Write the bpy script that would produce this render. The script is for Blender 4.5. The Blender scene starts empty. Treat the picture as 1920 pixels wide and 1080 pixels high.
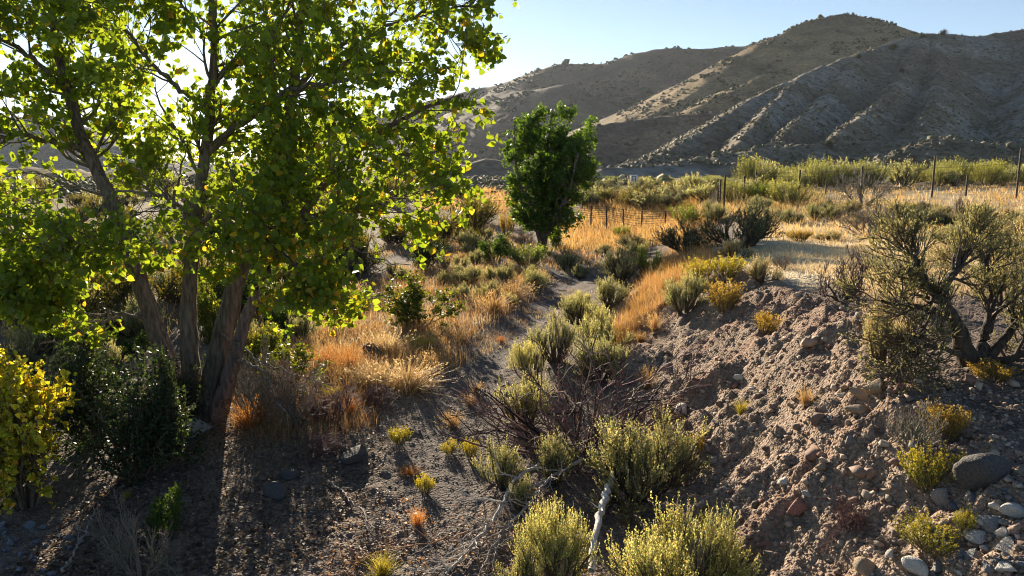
import bpy, math
import numpy as np
from mathutils import Vector

# ---------------------------------------------------------------- camera, sky, sun, exposure
R = math.radians
sc = bpy.context.scene
COL = sc.collection
CAMZ, PITCH, F = 3.5, R(8.9), 1346.0
cam_d = bpy.data.cameras.new('camera'); cam = bpy.data.objects.new('camera', cam_d); COL.objects.link(cam)
cam.location = (0, 0, CAMZ); cam.rotation_euler = (R(90) - PITCH, 0, 0)
cam_d.sensor_width = 36; cam_d.lens = F / 1920 * 36; cam_d.clip_start = 0.05; cam_d.clip_end = 12000
sc.camera = cam
SUN_EL, SUN_AZ = R(12.8), R(16.5)          # azimuth measured from the view direction to the left
S_DIR = Vector((-math.sin(SUN_AZ) * math.cos(SUN_EL), math.cos(SUN_AZ) * math.cos(SUN_EL), math.sin(SUN_EL)))
w = bpy.data.worlds.new('World'); sc.world = w; w.use_nodes = True
nt = w.node_tree; bg = nt.nodes['Background']
sky = nt.nodes.new('ShaderNodeTexSky'); sky.sky_type = 'NISHITA'; sky.sun_disc = False
sky.sun_elevation = SUN_EL; sky.sun_rotation = -SUN_AZ
sky.altitude = 1700; sky.air_density = 1.0; sky.dust_density = 0.2; sky.ozone_density = 2.2
nt.links.new(sky.outputs[0], bg.inputs[0]); bg.inputs[1].default_value = 0.05
sun_d = bpy.data.lights.new('sun', 'SUN'); sun = bpy.data.objects.new('sun', sun_d); COL.objects.link(sun)
sun_d.energy = 5.0; sun_d.angle = R(0.53); sun_d.color = (1.0, 0.86, 0.66)
sun.rotation_euler = S_DIR.to_track_quat('Z', 'Y').to_euler(); sun.location = (-30, 90, 40)
vs = sc.view_settings; vs.view_transform = 'Standard'; vs.look = 'None'; vs.gamma = 1.0; vs.exposure = 1.6
sc.cycles.max_bounces = 7; sc.cycles.diffuse_bounces = 4; sc.cycles.glossy_bounces = 2
sc.cycles.transmission_bounces = 4; sc.cycles.transparent_max_bounces = 4; sc.cycles.volume_bounces = 0
sc.cycles.filter_width = 1.1; sc.cycles.use_denoising = True; sc.cycles.sample_clamp_indirect = 6

# ---------------------------------------------------------------- maths helpers
rng = np.random.default_rng(7)
cp, sp = math.cos(PITCH), math.sin(PITCH)
def ray(px, py):
    cx = (np.asarray(px, float) - 960) / F; cy = (540 - np.asarray(py, float)) / F
    return cx, cp + cy * sp, -sp + cy * cp
def at(px, py, Y):
    """photo pixel and distance ahead (m) -> point of the place"""
    dx, dy, dz = ray(px, py); t = np.asarray(Y, float) / dy
    return np.stack([dx * t, dy * t, CAMZ + dz * t], -1)
def proj(P):
    P = np.asarray(P); d = P[..., 1] * cp - (P[..., 2] - CAMZ) * sp
    up = P[..., 1] * sp + (P[..., 2] - CAMZ) * cp
    return 960 + F * P[..., 0] / d, 540 - F * up / d
def sst(a, b, x):
    t = np.clip((x - a) / (b - a), 0, 1); return t * t * (3 - 2 * t)
def unit(v): return v / np.maximum(np.linalg.norm(v, axis=-1, keepdims=True), 1e-9)
def _hash(ix, iy, s):
    h = (ix.astype(np.int64) * 374761393 + iy.astype(np.int64) * 668265263 + s * 974634777) & 0xffffffff
    h = ((h ^ (h >> 13)) * 1274126177) & 0xffffffff
    return ((h ^ (h >> 16)) & 0xffff) / 65535.0
def vn(x, y, s=0):
    ix = np.floor(x); iy = np.floor(y); fx = x - ix; fy = y - iy
    fx = fx * fx * (3 - 2 * fx); fy = fy * fy * (3 - 2 * fy)
    a = _hash(ix, iy, s); b = _hash(ix + 1, iy, s); c = _hash(ix, iy + 1, s); d = _hash(ix + 1, iy + 1, s)
    return (a + (b - a) * fx) * (1 - fy) + (c + (d - c) * fx) * fy
def fbm(x, y, o=4, s=0, g=.5, ridged=False):
    v = 0; a = 1; n = 0
    for i in range(o):
        q = vn(x + 17.3 * i, y - 9.1 * i, s + i)
        if ridged: q = 1 - np.abs(2 * q - 1)
        v = v + a * q; n += a; a *= g; x = x * 2.03; y = y * 2.03
    return v / n

# ---------------------------------------------------------------- mesh helpers
def mesh(name, V, T, mats, C=None, smooth=False, quads=False):
    V = np.ascontiguousarray(V, np.float32).reshape(-1, 3); T = np.ascontiguousarray(T, np.int32)
    k = T.shape[1]
    me = bpy.data.meshes.new(name)
    me.vertices.add(len(V)); me.vertices.foreach_set('co', V.ravel())
    me.loops.add(T.size); me.loops.foreach_set('vertex_index', T.ravel())
    me.polygons.add(len(T)); me.polygons.foreach_set('loop_start', np.arange(0, T.size, k, dtype=np.int32))
    if smooth: me.polygons.foreach_set('use_smooth', np.ones(len(T), bool))
    if C is not None:
        a = me.color_attributes.new('Col', 'FLOAT_COLOR', 'POINT')
        C4 = np.ones((len(V), 4), np.float32); C4[:, :3] = np.clip(C, 0, 1); a.data.foreach_set('color', C4.ravel())
    me.update(calc_edges=True)
    me.materials.append(mats)
    return me
class Geo:
    """collects triangles"""
    def __init__(s): s.V = []; s.T = []; s.C = []; s.n = 0
    def add(s, V, T, C=None):
        V = np.asarray(V, float).reshape(-1, 3); s.V.append(V); s.T.append(np.asarray(T, int) + s.n)
        C = np.array((.5, .5, .5)) if C is None else np.asarray(C, float)
        s.C.append(np.broadcast_to(C, V.shape) if C.ndim == 1 else C.reshape(-1, 3)); s.n += len(V); return s
    def build(s, name, mat, smooth=False):
        return mesh(name, np.concatenate(s.V), np.concatenate(s.T), mat, np.concatenate(s.C), smooth)
def tubes(paths, rad, n=5):
    """paths (N,k,3), rad (N,k) -> verts, tris of tapering tubes"""
    P = np.asarray(paths, float); r = np.asarray(rad, float); N, k, _ = P.shape
    t = unit(np.gradient(P, axis=1))
    ref = np.where(np.abs(t[..., 2:3]) > .85, np.array([1., 0, 0]), np.array([0, 0, 1.]))
    a = unit(np.cross(t, ref)); b = np.cross(t, a)
    an = np.arange(n) * 2 * math.pi / n
    V = P[:, :, None] + r[:, :, None, None] * (a[:, :, None] * np.cos(an)[:, None] + b[:, :, None] * np.sin(an)[:, None])
    i, j = np.meshgrid(np.arange(k - 1), np.arange(n), indexing='ij'); j2 = (j + 1) % n
    q = np.stack([i * n + j, i * n + j2, (i + 1) * n + j2, (i + 1) * n + j], -1).reshape(-1, 4)
    T = np.concatenate([q[:, [0, 1, 2]], q[:, [0, 2, 3]]])
    T = (T[None] + (np.arange(N) * k * n)[:, None, None]).reshape(-1, 3)
    return V.reshape(-1, 3), T
def rep(C, m): return np.repeat(np.asarray(C), m, axis=0)
LEAF = {'delta': (np.array([[0, 0, 0], [.46, .22, .05], [.34, .62, .02], [0, 1, -.06], [-.34, .62, .02], [-.46, .22, .05]]),
                  np.array([[0, 1, 2], [0, 2, 3], [0, 3, 4], [0, 4, 5]])),
        'slim': (np.array([[0, 0, 0], [.16, .5, .03], [0, 1, 0], [-.16, .5, .03]]), np.array([[0, 1, 2], [0, 2, 3]])),
        'oval': (np.array([[0, 0, 0], [.3, .45, .06], [0, 1, 0], [-.3, .45, .06]]), np.array([[0, 1, 2], [0, 2, 3]]))}
def leaves(pos, along, nrm, size, kind):
    L, T = LEAF[kind]; y = unit(along); x = unit(np.cross(y, nrm)); z = np.cross(x, y)
    V = pos[:, None] + size[:, None, None] * (x[:, None] * L[None, :, 0:1] + y[:, None] * L[None, :, 1:2] + z[:, None] * L[None, :, 2:3])
    m = len(L); TT = (T[None] + (np.arange(len(pos)) * m)[:, None, None]).reshape(-1, 3)
    return V.reshape(-1, 3), TT, m
def rdir(n, g): return unit(g.normal(size=(n, 3)))
def grow(par, prad, per, t0, t1, ln, ang, up, wob, k, g, rr=.6, r1=.3):
    """child branches sprouting from parent paths"""
    N, kp, _ = par.shape; idx = np.repeat(np.arange(N), per); M = len(idx)
    t = g.uniform(t0, t1, M) * (kp - 1); i = np.minimum(t.astype(int), kp - 2); f = (t - i)[:, None]
    base = par[idx, i] * (1 - f) + par[idx, i + 1] * f
    tan = unit(par[idx, i + 1] - par[idx, i]); r0 = (prad[idx, i] * (1 - f[:, 0]) + prad[idx, i + 1] * f[:, 0]) * rr
    perp = unit(np.cross(tan, rdir(M, g))); a = g.normal(ang, ang * .25, M)[:, None]
    d = unit(tan * np.cos(a) + perp * np.sin(a))
    L = ln * g.uniform(.6, 1.25, M) * (1.1 - .4 * t / (kp - 1)); step = (L / (k - 1))[:, None]
    P = np.empty((M, k, 3)); P[:, 0] = base
    for q in range(1, k):
        d = unit(d + g.normal(0, wob, (M, 3)) + np.array([0, 0, up])); P[:, q] = P[:, q - 1] + d * step
    return P, r0[:, None] * np.linspace(1, r1, k), idx
def along(P, per, t0, t1, g):
    N, k, _ = P.shape; idx = np.repeat(np.arange(N), per); t = g.uniform(t0, t1, len(idx)) * (k - 1)
    i = np.minimum(t.astype(int), k - 2); f = (t - i)[:, None]
    return P[idx, i] * (1 - f) + P[idx, i + 1] * f, unit(P[idx, i + 1] - P[idx, i]), idx
def spline(pts, n):
    pts = np.asarray(pts, float); d = np.r_[0, np.cumsum(np.linalg.norm(np.diff(pts[:, :3], axis=0), axis=1))]
    m = np.gradient(pts, d, axis=0); s = np.linspace(0, d[-1], n); i = np.clip(np.searchsorted(d, s, 'right') - 1, 0, len(d) - 2)
    h = (d[i + 1] - d[i])[:, None]; t = ((s - d[i])[:, None]) / h
    return (2*t**3 - 3*t**2 + 1) * pts[i] + (t**3 - 2*t**2 + t) * h * m[i] + (-2*t**3 + 3*t**2) * pts[i + 1] + (t**3 - t**2) * h * m[i + 1]
PHI = (1 + 5 ** .5) / 2
ICO_V = unit(np.array([[-1, PHI, 0], [1, PHI, 0], [-1, -PHI, 0], [1, -PHI, 0], [0, -1, PHI], [0, 1, PHI], [0, -1, -PHI], [0, 1, -PHI], [PHI, 0, -1], [PHI, 0, 1], [-PHI, 0, -1], [-PHI, 0, 1]], float))
ICO_T = np.array([[0, 11, 5], [0, 5, 1], [0, 1, 7], [0, 7, 10], [0, 10, 11], [1, 5, 9], [5, 11, 4], [11, 10, 2], [10, 7, 6], [7, 1, 8], [3, 9, 4], [3, 4, 2], [3, 2, 6], [3, 6, 8], [3, 8, 9], [4, 9, 5], [2, 4, 11], [6, 2, 10], [8, 6, 7], [9, 8, 1]])
def subdiv(V, T):
    V = [tuple(v) for v in V]; mid = {}; out = []
    def m(a, b):
        k = (min(a, b), max(a, b))
        if k not in mid: v = np.array(V[a]) + np.array(V[b]); V.append(tuple(v / np.linalg.norm(v))); mid[k] = len(V) - 1
        return mid[k]
    for a, b, c in T:
        ab, bc, ca = m(a, b), m(b, c), m(c, a); out += [[a, ab, ca], [b, bc, ab], [c, ca, bc], [ab, bc, ca]]
    return np.array(V), np.array(out)
def obj(name, me, parent=None, loc=None, **props):
    o = bpy.data.objects.new(name, me); COL.objects.link(o)
    if parent is not None: o.parent = parent
    if loc is not None: o.location = loc
    for k, v in props.items():
        if v is not None: o[k] = v
    return o

# ---------------------------------------------------------------- materials
def nodes(name):
    m = bpy.data.materials.new(name); m.use_nodes = True; t = m.node_tree
    return m, t, t.nodes['Principled BSDF'], t.nodes['Material Output']
def N(t, typ, **kw):
    n = t.nodes.new(typ)
    for k, v in kw.items(): setattr(n, k, v)
    return n
def mulcol(t, a, b, fac=1.0, mode='MULTIPLY'):
    n = N(t, 'ShaderNodeMix', data_type='RGBA', blend_type=mode); n.inputs[0].default_value = fac
    t.links.new(a, n.inputs[6])
    if isinstance(b, tuple): n.inputs[7].default_value = b
    else: t.links.new(b, n.inputs[7])
    return n.outputs[2]
def rnd_value(t, col, lo=.85, hi=1.15):
    oi = N(t, 'ShaderNodeObjectInfo'); mr = N(t, 'ShaderNodeMapRange'); mr.inputs[3].default_value = lo; mr.inputs[4].default_value = hi
    t.links.new(oi.outputs['Random'], mr.inputs[0]); h = N(t, 'ShaderNodeHueSaturation'); t.links.new(mr.outputs[0], h.inputs['Value']); t.links.new(col, h.inputs['Color'])
    return h.outputs[0]
def mat_leaf(name, tr=.45, warm=(1.25, 1.15, .55, 1), rough=.5, spec=.35):
    m, t, b, o = nodes(name)
    a = N(t, 'ShaderNodeAttribute', attribute_name='Col'); c = rnd_value(t, a.outputs[0])
    t.links.new(c, b.inputs['Base Color']); b.inputs['Roughness'].default_value = rough; b.inputs['Specular IOR Level'].default_value = spec
    tb = N(t, 'ShaderNodeBsdfTranslucent'); t.links.new(mulcol(t, c, warm), tb.inputs[0])
    mx = N(t, 'ShaderNodeMixShader'); mx.inputs[0].default_value = tr
    t.links.new(b.outputs[0], mx.inputs[1]); t.links.new(tb.outputs[0], mx.inputs[2]); t.links.new(mx.outputs[0], o.inputs[0])
    return m
def mat_solid(name, rough=.85, scale=30, var=.5, bump=.4, dist=.02, stretch=(1, 1, 1), spec=.2):
    m, t, b, o = nodes(name)
    a = N(t, 'ShaderNodeAttribute', attribute_name='Col'); tc = N(t, 'ShaderNodeTexCoord'); mp = N(t, 'ShaderNodeMapping')
    mp.inputs['Scale'].default_value = stretch; t.links.new(tc.outputs['Object'], mp.inputs[0])
    n = N(t, 'ShaderNodeTexNoise'); n.inputs['Scale'].default_value = scale; n.inputs['Detail'].default_value = 6; t.links.new(mp.outputs[0], n.inputs[0])
    mr = N(t, 'ShaderNodeMapRange'); mr.inputs[1].default_value = .3; mr.inputs[2].default_value = .7; mr.inputs[3].default_value = 1 - var; mr.inputs[4].default_value = 1 + var
    t.links.new(n.outputs[0], mr.inputs[0])
    h = N(t, 'ShaderNodeHueSaturation'); t.links.new(a.outputs[0], h.inputs['Color']); t.links.new(mr.outputs[0], h.inputs['Value'])
    t.links.new(h.outputs[0], b.inputs['Base Color']); b.inputs['Roughness'].default_value = rough; b.inputs['Specular IOR Level'].default_value = spec
    bp = N(t, 'ShaderNodeBump'); bp.inputs['Strength'].default_value = bump; bp.inputs['Distance'].default_value = dist
    t.links.new(n.outputs[0], bp.inputs['Height']); t.links.new(bp.outputs[0], b.inputs['Normal'])
    return m
M_GROUND = mat_solid('dirt', .95, 22, .35, .8, .03, spec=.1)
def pebbly(m, scale=34, dist=.03):
    t = m.node_tree; bp = [n for n in t.nodes if n.type == 'BUMP'][0]; tc = [n for n in t.nodes if n.type == 'TEX_COORD'][0]
    vo = N(t, 'ShaderNodeTexVoronoi'); vo.inputs['Scale'].default_value = scale; t.links.new(tc.outputs['Object'], vo.inputs['Vector'])
    b2 = N(t, 'ShaderNodeBump', invert=True); b2.inputs['Strength'].default_value = .8; b2.inputs['Distance'].default_value = dist
    t.links.new(vo.outputs['Distance'], b2.inputs['Height']); t.links.new(b2.outputs[0], bp.inputs['Normal']); bp.inputs['Strength'].default_value = .6
pebbly(M_GROUND)
M_HILL = mat_solid('hillside_earth', .95, .35, .35, .6, .8, spec=.05)
M_BARK = mat_solid('bark', .9, 26, .55, 1.0, .04, (1, 1, .16), spec=.15)
M_TWIG = mat_solid('dead_twig', .8, 60, .35, .3, .005)
M_ROCK = mat_solid('rock', .85, 9, .3, .6, .03, spec=.3)
M_LEAF = mat_leaf('cottonwood_leaf', .6, (1.75, 1.5, .45, 1), .45, .4)
M_SAGE = mat_leaf('sage_leaf', .52, (1.35, 1.25, .85, 1), .75, .1)
M_GREEN = mat_leaf('shrub_leaf', .45, (1.4, 1.25, .45, 1), .5, .35)
M_GRASS = mat_leaf('dry_grass', .45, (1.15, 1.0, .75, 1), .6, .25)
M_METAL = mat_solid('rusty_steel', .7, 30, .3, .2, .003)
M_PAINT = mat_solid('sign_paint', .5, 20, .06, .05, .002)

# ---------------------------------------------------------------- the ground
PROF = {  # cross sections of the wash: distance ahead -> (x, z)
 -3: [(-8, .1), (-3, .05), (0, 0), (1.5, .05), (2.3, .5), (3.0, .95), (3.6, 1.25), (5, 1.5), (12, 1.8)],
 3: [(-8, .1), (-3, .05), (0, 0), (1.5, .05), (2.3, .5), (3.0, .95), (3.6, 1.25), (5, 1.5), (12, 1.8)],
 5: [(-10, .2), (-4, .1), (-1, 0), (1.5, .05), (2.3, .55), (3.0, 1.15), (3.6, 1.5), (5, 1.68), (14, 1.9)],
 6.3: [(-12, .2), (-4, .1), (-1, 0), (1.6, .05), (2.4, .65), (3.1, 1.4), (3.6, 1.72), (5, 1.85), (14, 2)],
 9: [(-15, .2), (-6, .1), (-3.5, .12), (-1, 0), (.5, -.05), (1.9, .1), (2.9, .75), (3.8, 1.4), (4.4, 1.75), (6, 1.85), (20, 2.1)],
 11: [(-18, .1), (-6, .1), (-3, .12), (-1, .02), (.5, -.05), (1.9, .12), (3.0, .8), (4.0, 1.5), (4.6, 1.78), (7, 1.85), (22, 2.1)],
 15: [(-20, .1), (-5, .15), (-1.5, .12), (0, -.05), (.6, -.05), (1.8, .15), (3, .75), (4.2, 1.45), (5, 1.75), (8, 1.8), (25, 2.1)],
 20: [(-25, 0), (-6, .1), (-2, .15), (0, .05), (1, -.05), (1.9, 0), (3, .4), (4.5, 1.1), (6.5, 1.65), (9, 1.75), (30, 2.1)],
 28: [(-35, 0), (-8, .1), (0, .15), (1.8, .05), (3.2, -.1), (4.2, 0), (6, .6), (9, 1.5), (12, 1.8), (40, 2.2)],
 36: [(-45, 0), (-8, .2), (1, .15), (3, .1), (5, -.1), (7, .2), (9.5, 1.0), (12, 2.0), (15, 2.2), (50, 2.4)],
 44: [(-55, .2), (-8, .4), (2, .2), (5, .1), (8, .4), (10.5, .9), (13, 2.3), (17, 2.4), (60, 2.5)],
 60: [(-80, .6), (-20, .7), (-4, .9), (3, 1.2), (8, 1.8), (14, 2.4), (20, 2.6), (80, 2.8)],
 90: [(-110, 1.2), (-20, 1.6), (0, 2.0), (15, 2.6), (40, 2.9), (110, 3.1)],
 140: [(-160, 2), (0, 2.6), (30, 3.0), (160, 3.4)],
 260: [(-300, 3), (0, 3.2), (300, 3.5)], 5000: [(-5000, 3), (5000, 3.3)]}
PY = np.array(sorted(PROF))
def smooth_prof(y):
    p = np.array(PROF[y]); xs = np.linspace(-60, 60, 2401); z = np.interp(xs, p[:, 0], p[:, 1])
    s = max(4, int(.16 * max(y, 8) / 9 / .05)); k = np.exp(-.5 * (np.arange(-3*s, 3*s + 1) / s) ** 2); k /= k.sum()
    return np.convolve(np.pad(z, 3*s, 'edge'), k, 'valid')
PZ = {y: smooth_prof(y) for y in PY if y <= 44}
def base_h(x, y):
    k = np.clip(np.searchsorted(PY, y, 'right') - 1, 0, len(PY) - 2); z = np.zeros_like(x)
    xs = np.linspace(-60, 60, 2401)
    for j in range(len(PY) - 1):
        m = k == j
        if not m.any(): continue
        a, b = PY[j], PY[j + 1]; xm, ym = x[m], y[m]
        ev = lambda q: np.interp(xm, xs, PZ[q]) if q in PZ else np.interp(xm, *np.array(PROF[q]).T)
        la = (ym - a) / (b - a) if a < 1 else np.log(np.maximum(ym, a) / a) / math.log(b / a)
        la = .5 * la + .5 * la * la * (3 - 2 * la)
        z[m] = ev(a) * (1 - la) + ev(b) * la
    return z
TRAIL = np.array([(-.9, 4.5), (-.85, 7), (-.75, 9.5), (-.7, 12.2), (-.62, 14.8), (.05, 17.2), (1.05, 20.3), (1.85, 24), (2.4, 28), (3.6, 31), (5, 36)])
def seg_dist(x, y, P):
    d = np.full(x.shape, 1e9)
    for (ax, ay), (bx, by) in zip(P[:-1], P[1:]):
        t = np.clip(((x - ax) * (bx - ax) + (y - ay) * (by - ay)) / ((bx - ax) ** 2 + (by - ay) ** 2), 0, 1)
        d = np.minimum(d, np.hypot(x - ax - t * (bx - ax), y - ay - t * (by - ay)))
    return d
yrow = np.r_[np.linspace(-3, 2.6, 14), np.exp(np.linspace(math.log(2.75), math.log(40), 380)), np.exp(np.linspace(math.log(40.6), math.log(130), 80)), np.exp(np.linspace(math.log(136), math.log(4800), 40))]
ucol = np.r_[np.linspace(-1.25, -.77, 36), np.linspace(-.76, .76, 500), np.linspace(.77, 1.25, 36)]
GY, GU = np.meshgrid(yrow, ucol, indexing='ij'); GX = GU * (np.maximum(GY, 1) + 2.5)
B0 = base_h(GX, GY); e = .12
slope = np.hypot((base_h(GX + e, GY) - base_h(GX - e, GY)) / (2*e), (base_h(GX, GY + e) - base_h(GX, GY - e)) / (2*e))
BANK = sst(.22, .45, slope) * sst(24, 17, GY) * sst(1.2, 1.9, GX)
TD = seg_dist(GX, GY, TRAIL) + .35 * (fbm(GX * 1.2, GY * 1.2, 3, 61) - .5)
PATH = sst(.75, .4, TD) * sst(3, 4.5, GY) * sst(36, 30, GY)
near = sst(70, 25, GY)
cs = GX * .93 + GY * .36; cc = -GX * .36 + GY * .93
z = B0 - .06 * PATH
z += near * (1 - .6 * PATH) * (.16 * (fbm(GX * .55, GY * .55, 4, 3) - .5) + .05 * (fbm(GX * 2.6, GY * 2.6, 3, 9) - .5))
z += sst(34, 12, GY) * (.05 * (.6 - fbm(GX * 8, GY * 8, 3, 15, ridged=True)) + .03 * (fbm(GX * 19, GY * 19, 2, 18) - .5)) * (1 - .25 * PATH)
wx = GX + .25 * fbm(GX * 1.5, GY * 1.5, 3, 40); wy = GY + .25 * fbm(GX * 1.5, GY * 1.5, 3, 44)
z += BANK * (.46 * (fbm(cc * .85 + .3 * wx, cs * .28, 3, 21, ridged=True) - .55) + .20 * (fbm(wx * 1.4, wy * 1.1, 4, 27, ridged=True) - .6)
             + .15 * (fbm(cc * 2.3 + .4 * wx, cs * .5, 3, 24, ridged=True) - .55) + .10 * np.abs(fbm(wx * 4.5, wy * 4.5, 3, 31) - .5) * 2 + .07 * (.6 - fbm(GX * 11, GY * 11, 3, 35, ridged=True)))
# broken earth steps below the lip of the bank
st = fbm(wx * .9, wy * .9, 3, 51); z += BANK * .3 * (np.floor((B0 + st * .8) * 2.6) / 2.6 + sst(.6, 1, ((B0 + st * .8) * 2.6) % 1) / 2.6 - B0 - st * .8)
GZ = z
def H(x, y):
    """height of the finished ground (bilinear look-up)"""
    x = np.asarray(x, float); y = np.asarray(y, float)
    u = x / (np.maximum(y, 1) + 2.5); fu = np.clip(np.interp(u, ucol, np.arange(len(ucol))), 0, len(ucol) - 1.001)
    fy = np.clip(np.interp(y, yrow, np.arange(len(yrow))), 0, len(yrow) - 1.001)
    i = fy.astype(int); j = fu.astype(int); a = fy - i; b = fu - j
    return (GZ[i, j] * (1 - b) + GZ[i, j+1] * b) * (1 - a) + (GZ[i+1, j] * (1 - b) + GZ[i+1, j+1] * b) * a
_YS = np.exp(np.linspace(math.log(2.9), math.log(900), 700))
def hit(px, py):
    """where the line of sight through a photo pixel meets the ground"""
    px = np.atleast_1d(np.asarray(px, float)); py = np.atleast_1d(np.asarray(py, float)); out = np.zeros((len(px), 3))
    for c in range(0, len(px), 4000):
        s = slice(c, c + 4000); P = at(px[s][:, None], py[s][:, None], _YS[None])
        below = P[..., 2] < H(P[..., 0], P[..., 1]); below[:, -1] = True; k = np.maximum(below.argmax(1), 1)
        lo = _YS[k - 1]; hi = _YS[k]
        for _ in range(10):
            md = (lo + hi) / 2; q = at(px[s], py[s], md); bl = q[..., 2] < H(q[..., 0], q[..., 1]); hi = np.where(bl, md, hi); lo = np.where(bl, lo, md)
        out[s] = at(px[s], py[s], hi)
    return out
def in_poly(x, y, poly):
    p = np.asarray(poly, float); ins = np.zeros(x.shape, bool)
    for (ax, ay), (bx, by) in zip(p, np.roll(p, -1, 0)):
        ins ^= ((ay > y) != (by > y)) & (x < (bx - ax) * (y - ay) / (by - ay + 1e-12) + ax)
    return ins
# colours of the soil
n1 = fbm(GX * .8, GY * .8, 4, 71)[..., None]; n2 = fbm(GX * 6, GY * 6, 3, 75)[..., None]
soil = np.array([.17, .13, .105]) * (.75 + .5 * n1) * (.8 + .4 * n2)
bankc = (np.array([.24, .175, .13]) * (1 - n1) + np.array([.32, .24, .18]) * n1) * (.8 + .4 * n2)
red = sst(.55, .7, fbm(cc * .9, cs * .4, 3, 81))[..., None]; bankc = bankc * (1 - .5 * red) + np.array([.23, .13, .09]) * .5 * red
pathc = np.array([.15, .125, .11]) * (.8 + .4 * n2)
straw = np.array([.66, .54, .35]) * (.75 + .5 * n1)
C = soil * (1 - BANK[..., None]) + bankc * BANK[..., None]
C = C * (1 - PATH[..., None]) + pathc * PATH[..., None]
TERR = (sst(1.3, 1.6, B0) * sst(10, 13, GY) * sst(4.2, 5.0, GX) * (1 - BANK))[..., None]
C = C * (1 - TERR) + straw * TERR
far = sst(25, 55, GY)[..., None]; C = C * (1 - far) + (np.array([.26, .20, .12]) * (.7 + .6 * n1)) * far
nr, nc = GX.shape; idx = np.arange(nr * nc).reshape(nr, nc)
Q = np.stack([idx[:-1, :-1], idx[:-1, 1:], idx[1:, 1:], idx[1:, :-1]], -1).reshape(-1, 4)
V = np.stack([GX, GY, GZ], -1).reshape(-1, 3); C = C.reshape(-1, 3)
fp = PATH.ravel()[Q].mean(1) > .5; fb = (BANK.ravel()[Q].mean(1) > .5) & ~fp
for nm, msk in (('path', fp), ('dirt_bank', fb), ('ground', ~(fp | fb))):
    q = Q[msk]; us = np.unique(q); mp = np.zeros(nr * nc, int); mp[us] = np.arange(len(us))
    obj(nm, mesh(nm, V[us], mp[q], M_GROUND, C[us], smooth=True), kind='structure')

# ---------------------------------------------------------------- the hills
def hill_h(x, y, ridges, gul, gs, seed):
    h = np.full(x.shape, -60.0)
    for pts, s in ridges:
        P = at(*np.array(pts, float).T)
        P = spline(P, 6 * len(P))
        for a, b in zip(P[:-1], P[1:]):
            ab = b[:2] - a[:2]; t = np.clip(((x - a[0]) * ab[0] + (y - a[1]) * ab[1]) / (ab @ ab), 0, 1)
            d = np.hypot(x - a[0] - t * ab[0], y - a[1] - t * ab[1])
            c = a[2] + t * (b[2] - a[2]); v = c - s * (np.sqrt(d * d + (.05 * gs) ** 2) - .05 * gs)
            k = .03 * gs + .4; hh = np.clip(.5 + .5 * (v - h) / k, 0, 1); h = h * (1 - hh) + v * hh + k * hh * (1 - hh)
    wq = x + gs * .4 * fbm(x / gs, y / gs, 3, seed + 5)
    h = h + gul * (fbm(wq / gs * 2.1, y / gs * .5, 4, seed, ridged=True) - .62) + gul * .35 * (fbm(x / gs * 6, y / gs * 6, 3, seed + 9) - .5)
    return h
def hill(name, ridges, px0, px1, y0, y1, nu, ny, slopecol, gul, gs, seed):
    ys = np.exp(np.linspace(math.log(y0), math.log(y1), ny)); us = (np.linspace(px0, px1, nu) - 960) / F
    Y, U = np.meshgrid(ys, us, indexing='ij'); X = U * Y; Z = hill_h(X, Y, ridges, gul, gs, seed)
    m = fbm(X / gs * 1.3, Y / gs * 1.3, 4, seed + 20)[..., None]; m2 = fbm(X / gs * 7, Y / gs * 7, 3, seed + 26)[..., None]
    a, b = np.array(slopecol[0]), np.array(slopecol[1]); k = sst(.38, .62, m)
    CC = (a * (1 - k) + b * k) * (.7 + .6 * m2)
    idx = np.arange(X.size).reshape(X.shape); q = np.stack([idx[:-1, :-1], idx[:-1, 1:], idx[1:, 1:], idx[1:, :-1]], -1).reshape(-1, 4)
    keep = Z.ravel()[q].max(1) > -4; q = q[keep]; u = np.unique(q); mp = np.zeros(X.size, int); mp[u] = np.arange(len(u))
    o = obj(name, mesh(name, np.stack([X, Y, Z], -1).reshape(-1, 3)[u], mp[q], M_HILL, CC.reshape(-1, 3)[u], smooth=True), kind='structure')
    return lambda xx, yy: hill_h(np.asarray(xx, float), np.asarray(yy, float), ridges, gul, gs, seed)
RA = [([(1090, 338, 150), (1250, 283, 225), (1440, 172, 335), (1590, 108, 415), (1700, 72, 460), (1745, 62, 470), (1810, 68, 482), (1920, 55, 500), (2150, 30, 530), (2500, 60, 560)], .56),
      ([(1500, 145, 368), (1440, 205, 285), (1385, 270, 212)], .85),
      ([(1610, 100, 425), (1560, 165, 340), (1510, 215, 270), (1450, 268, 208)], .85),
      ([(1735, 63, 468), (1690, 140, 368), (1640, 200, 280), (1560, 260, 212)], .85),
      ([(1748, 62, 470), (1760, 145, 365), (1745, 200, 285), (1720, 258, 218)], .85),
      ([(1930, 55, 500), (1955, 140, 380), (1950, 220, 280), (1930, 275, 216)], .55),
      ([(1330, 303, 182), (1400, 288, 192), (1480, 275, 202), (1560, 272, 212), (1700, 264, 214), (1800, 262, 208), (1880, 282, 198), (1990, 305, 190)], .45),
      ([(1130, 326, 150), (1230, 314, 152), (1300, 308, 155), (1400, 318, 150)], .45),
      ([(1690, 290, 175), (1790, 268, 180), (1850, 285, 176)], .45)]
hA = hill('hill_near', RA, 1020, 2300, 125, 620, 360, 220, ((.19, .15, .105), (.26, .23, .19)), 2.2, 34, 100)
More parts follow.
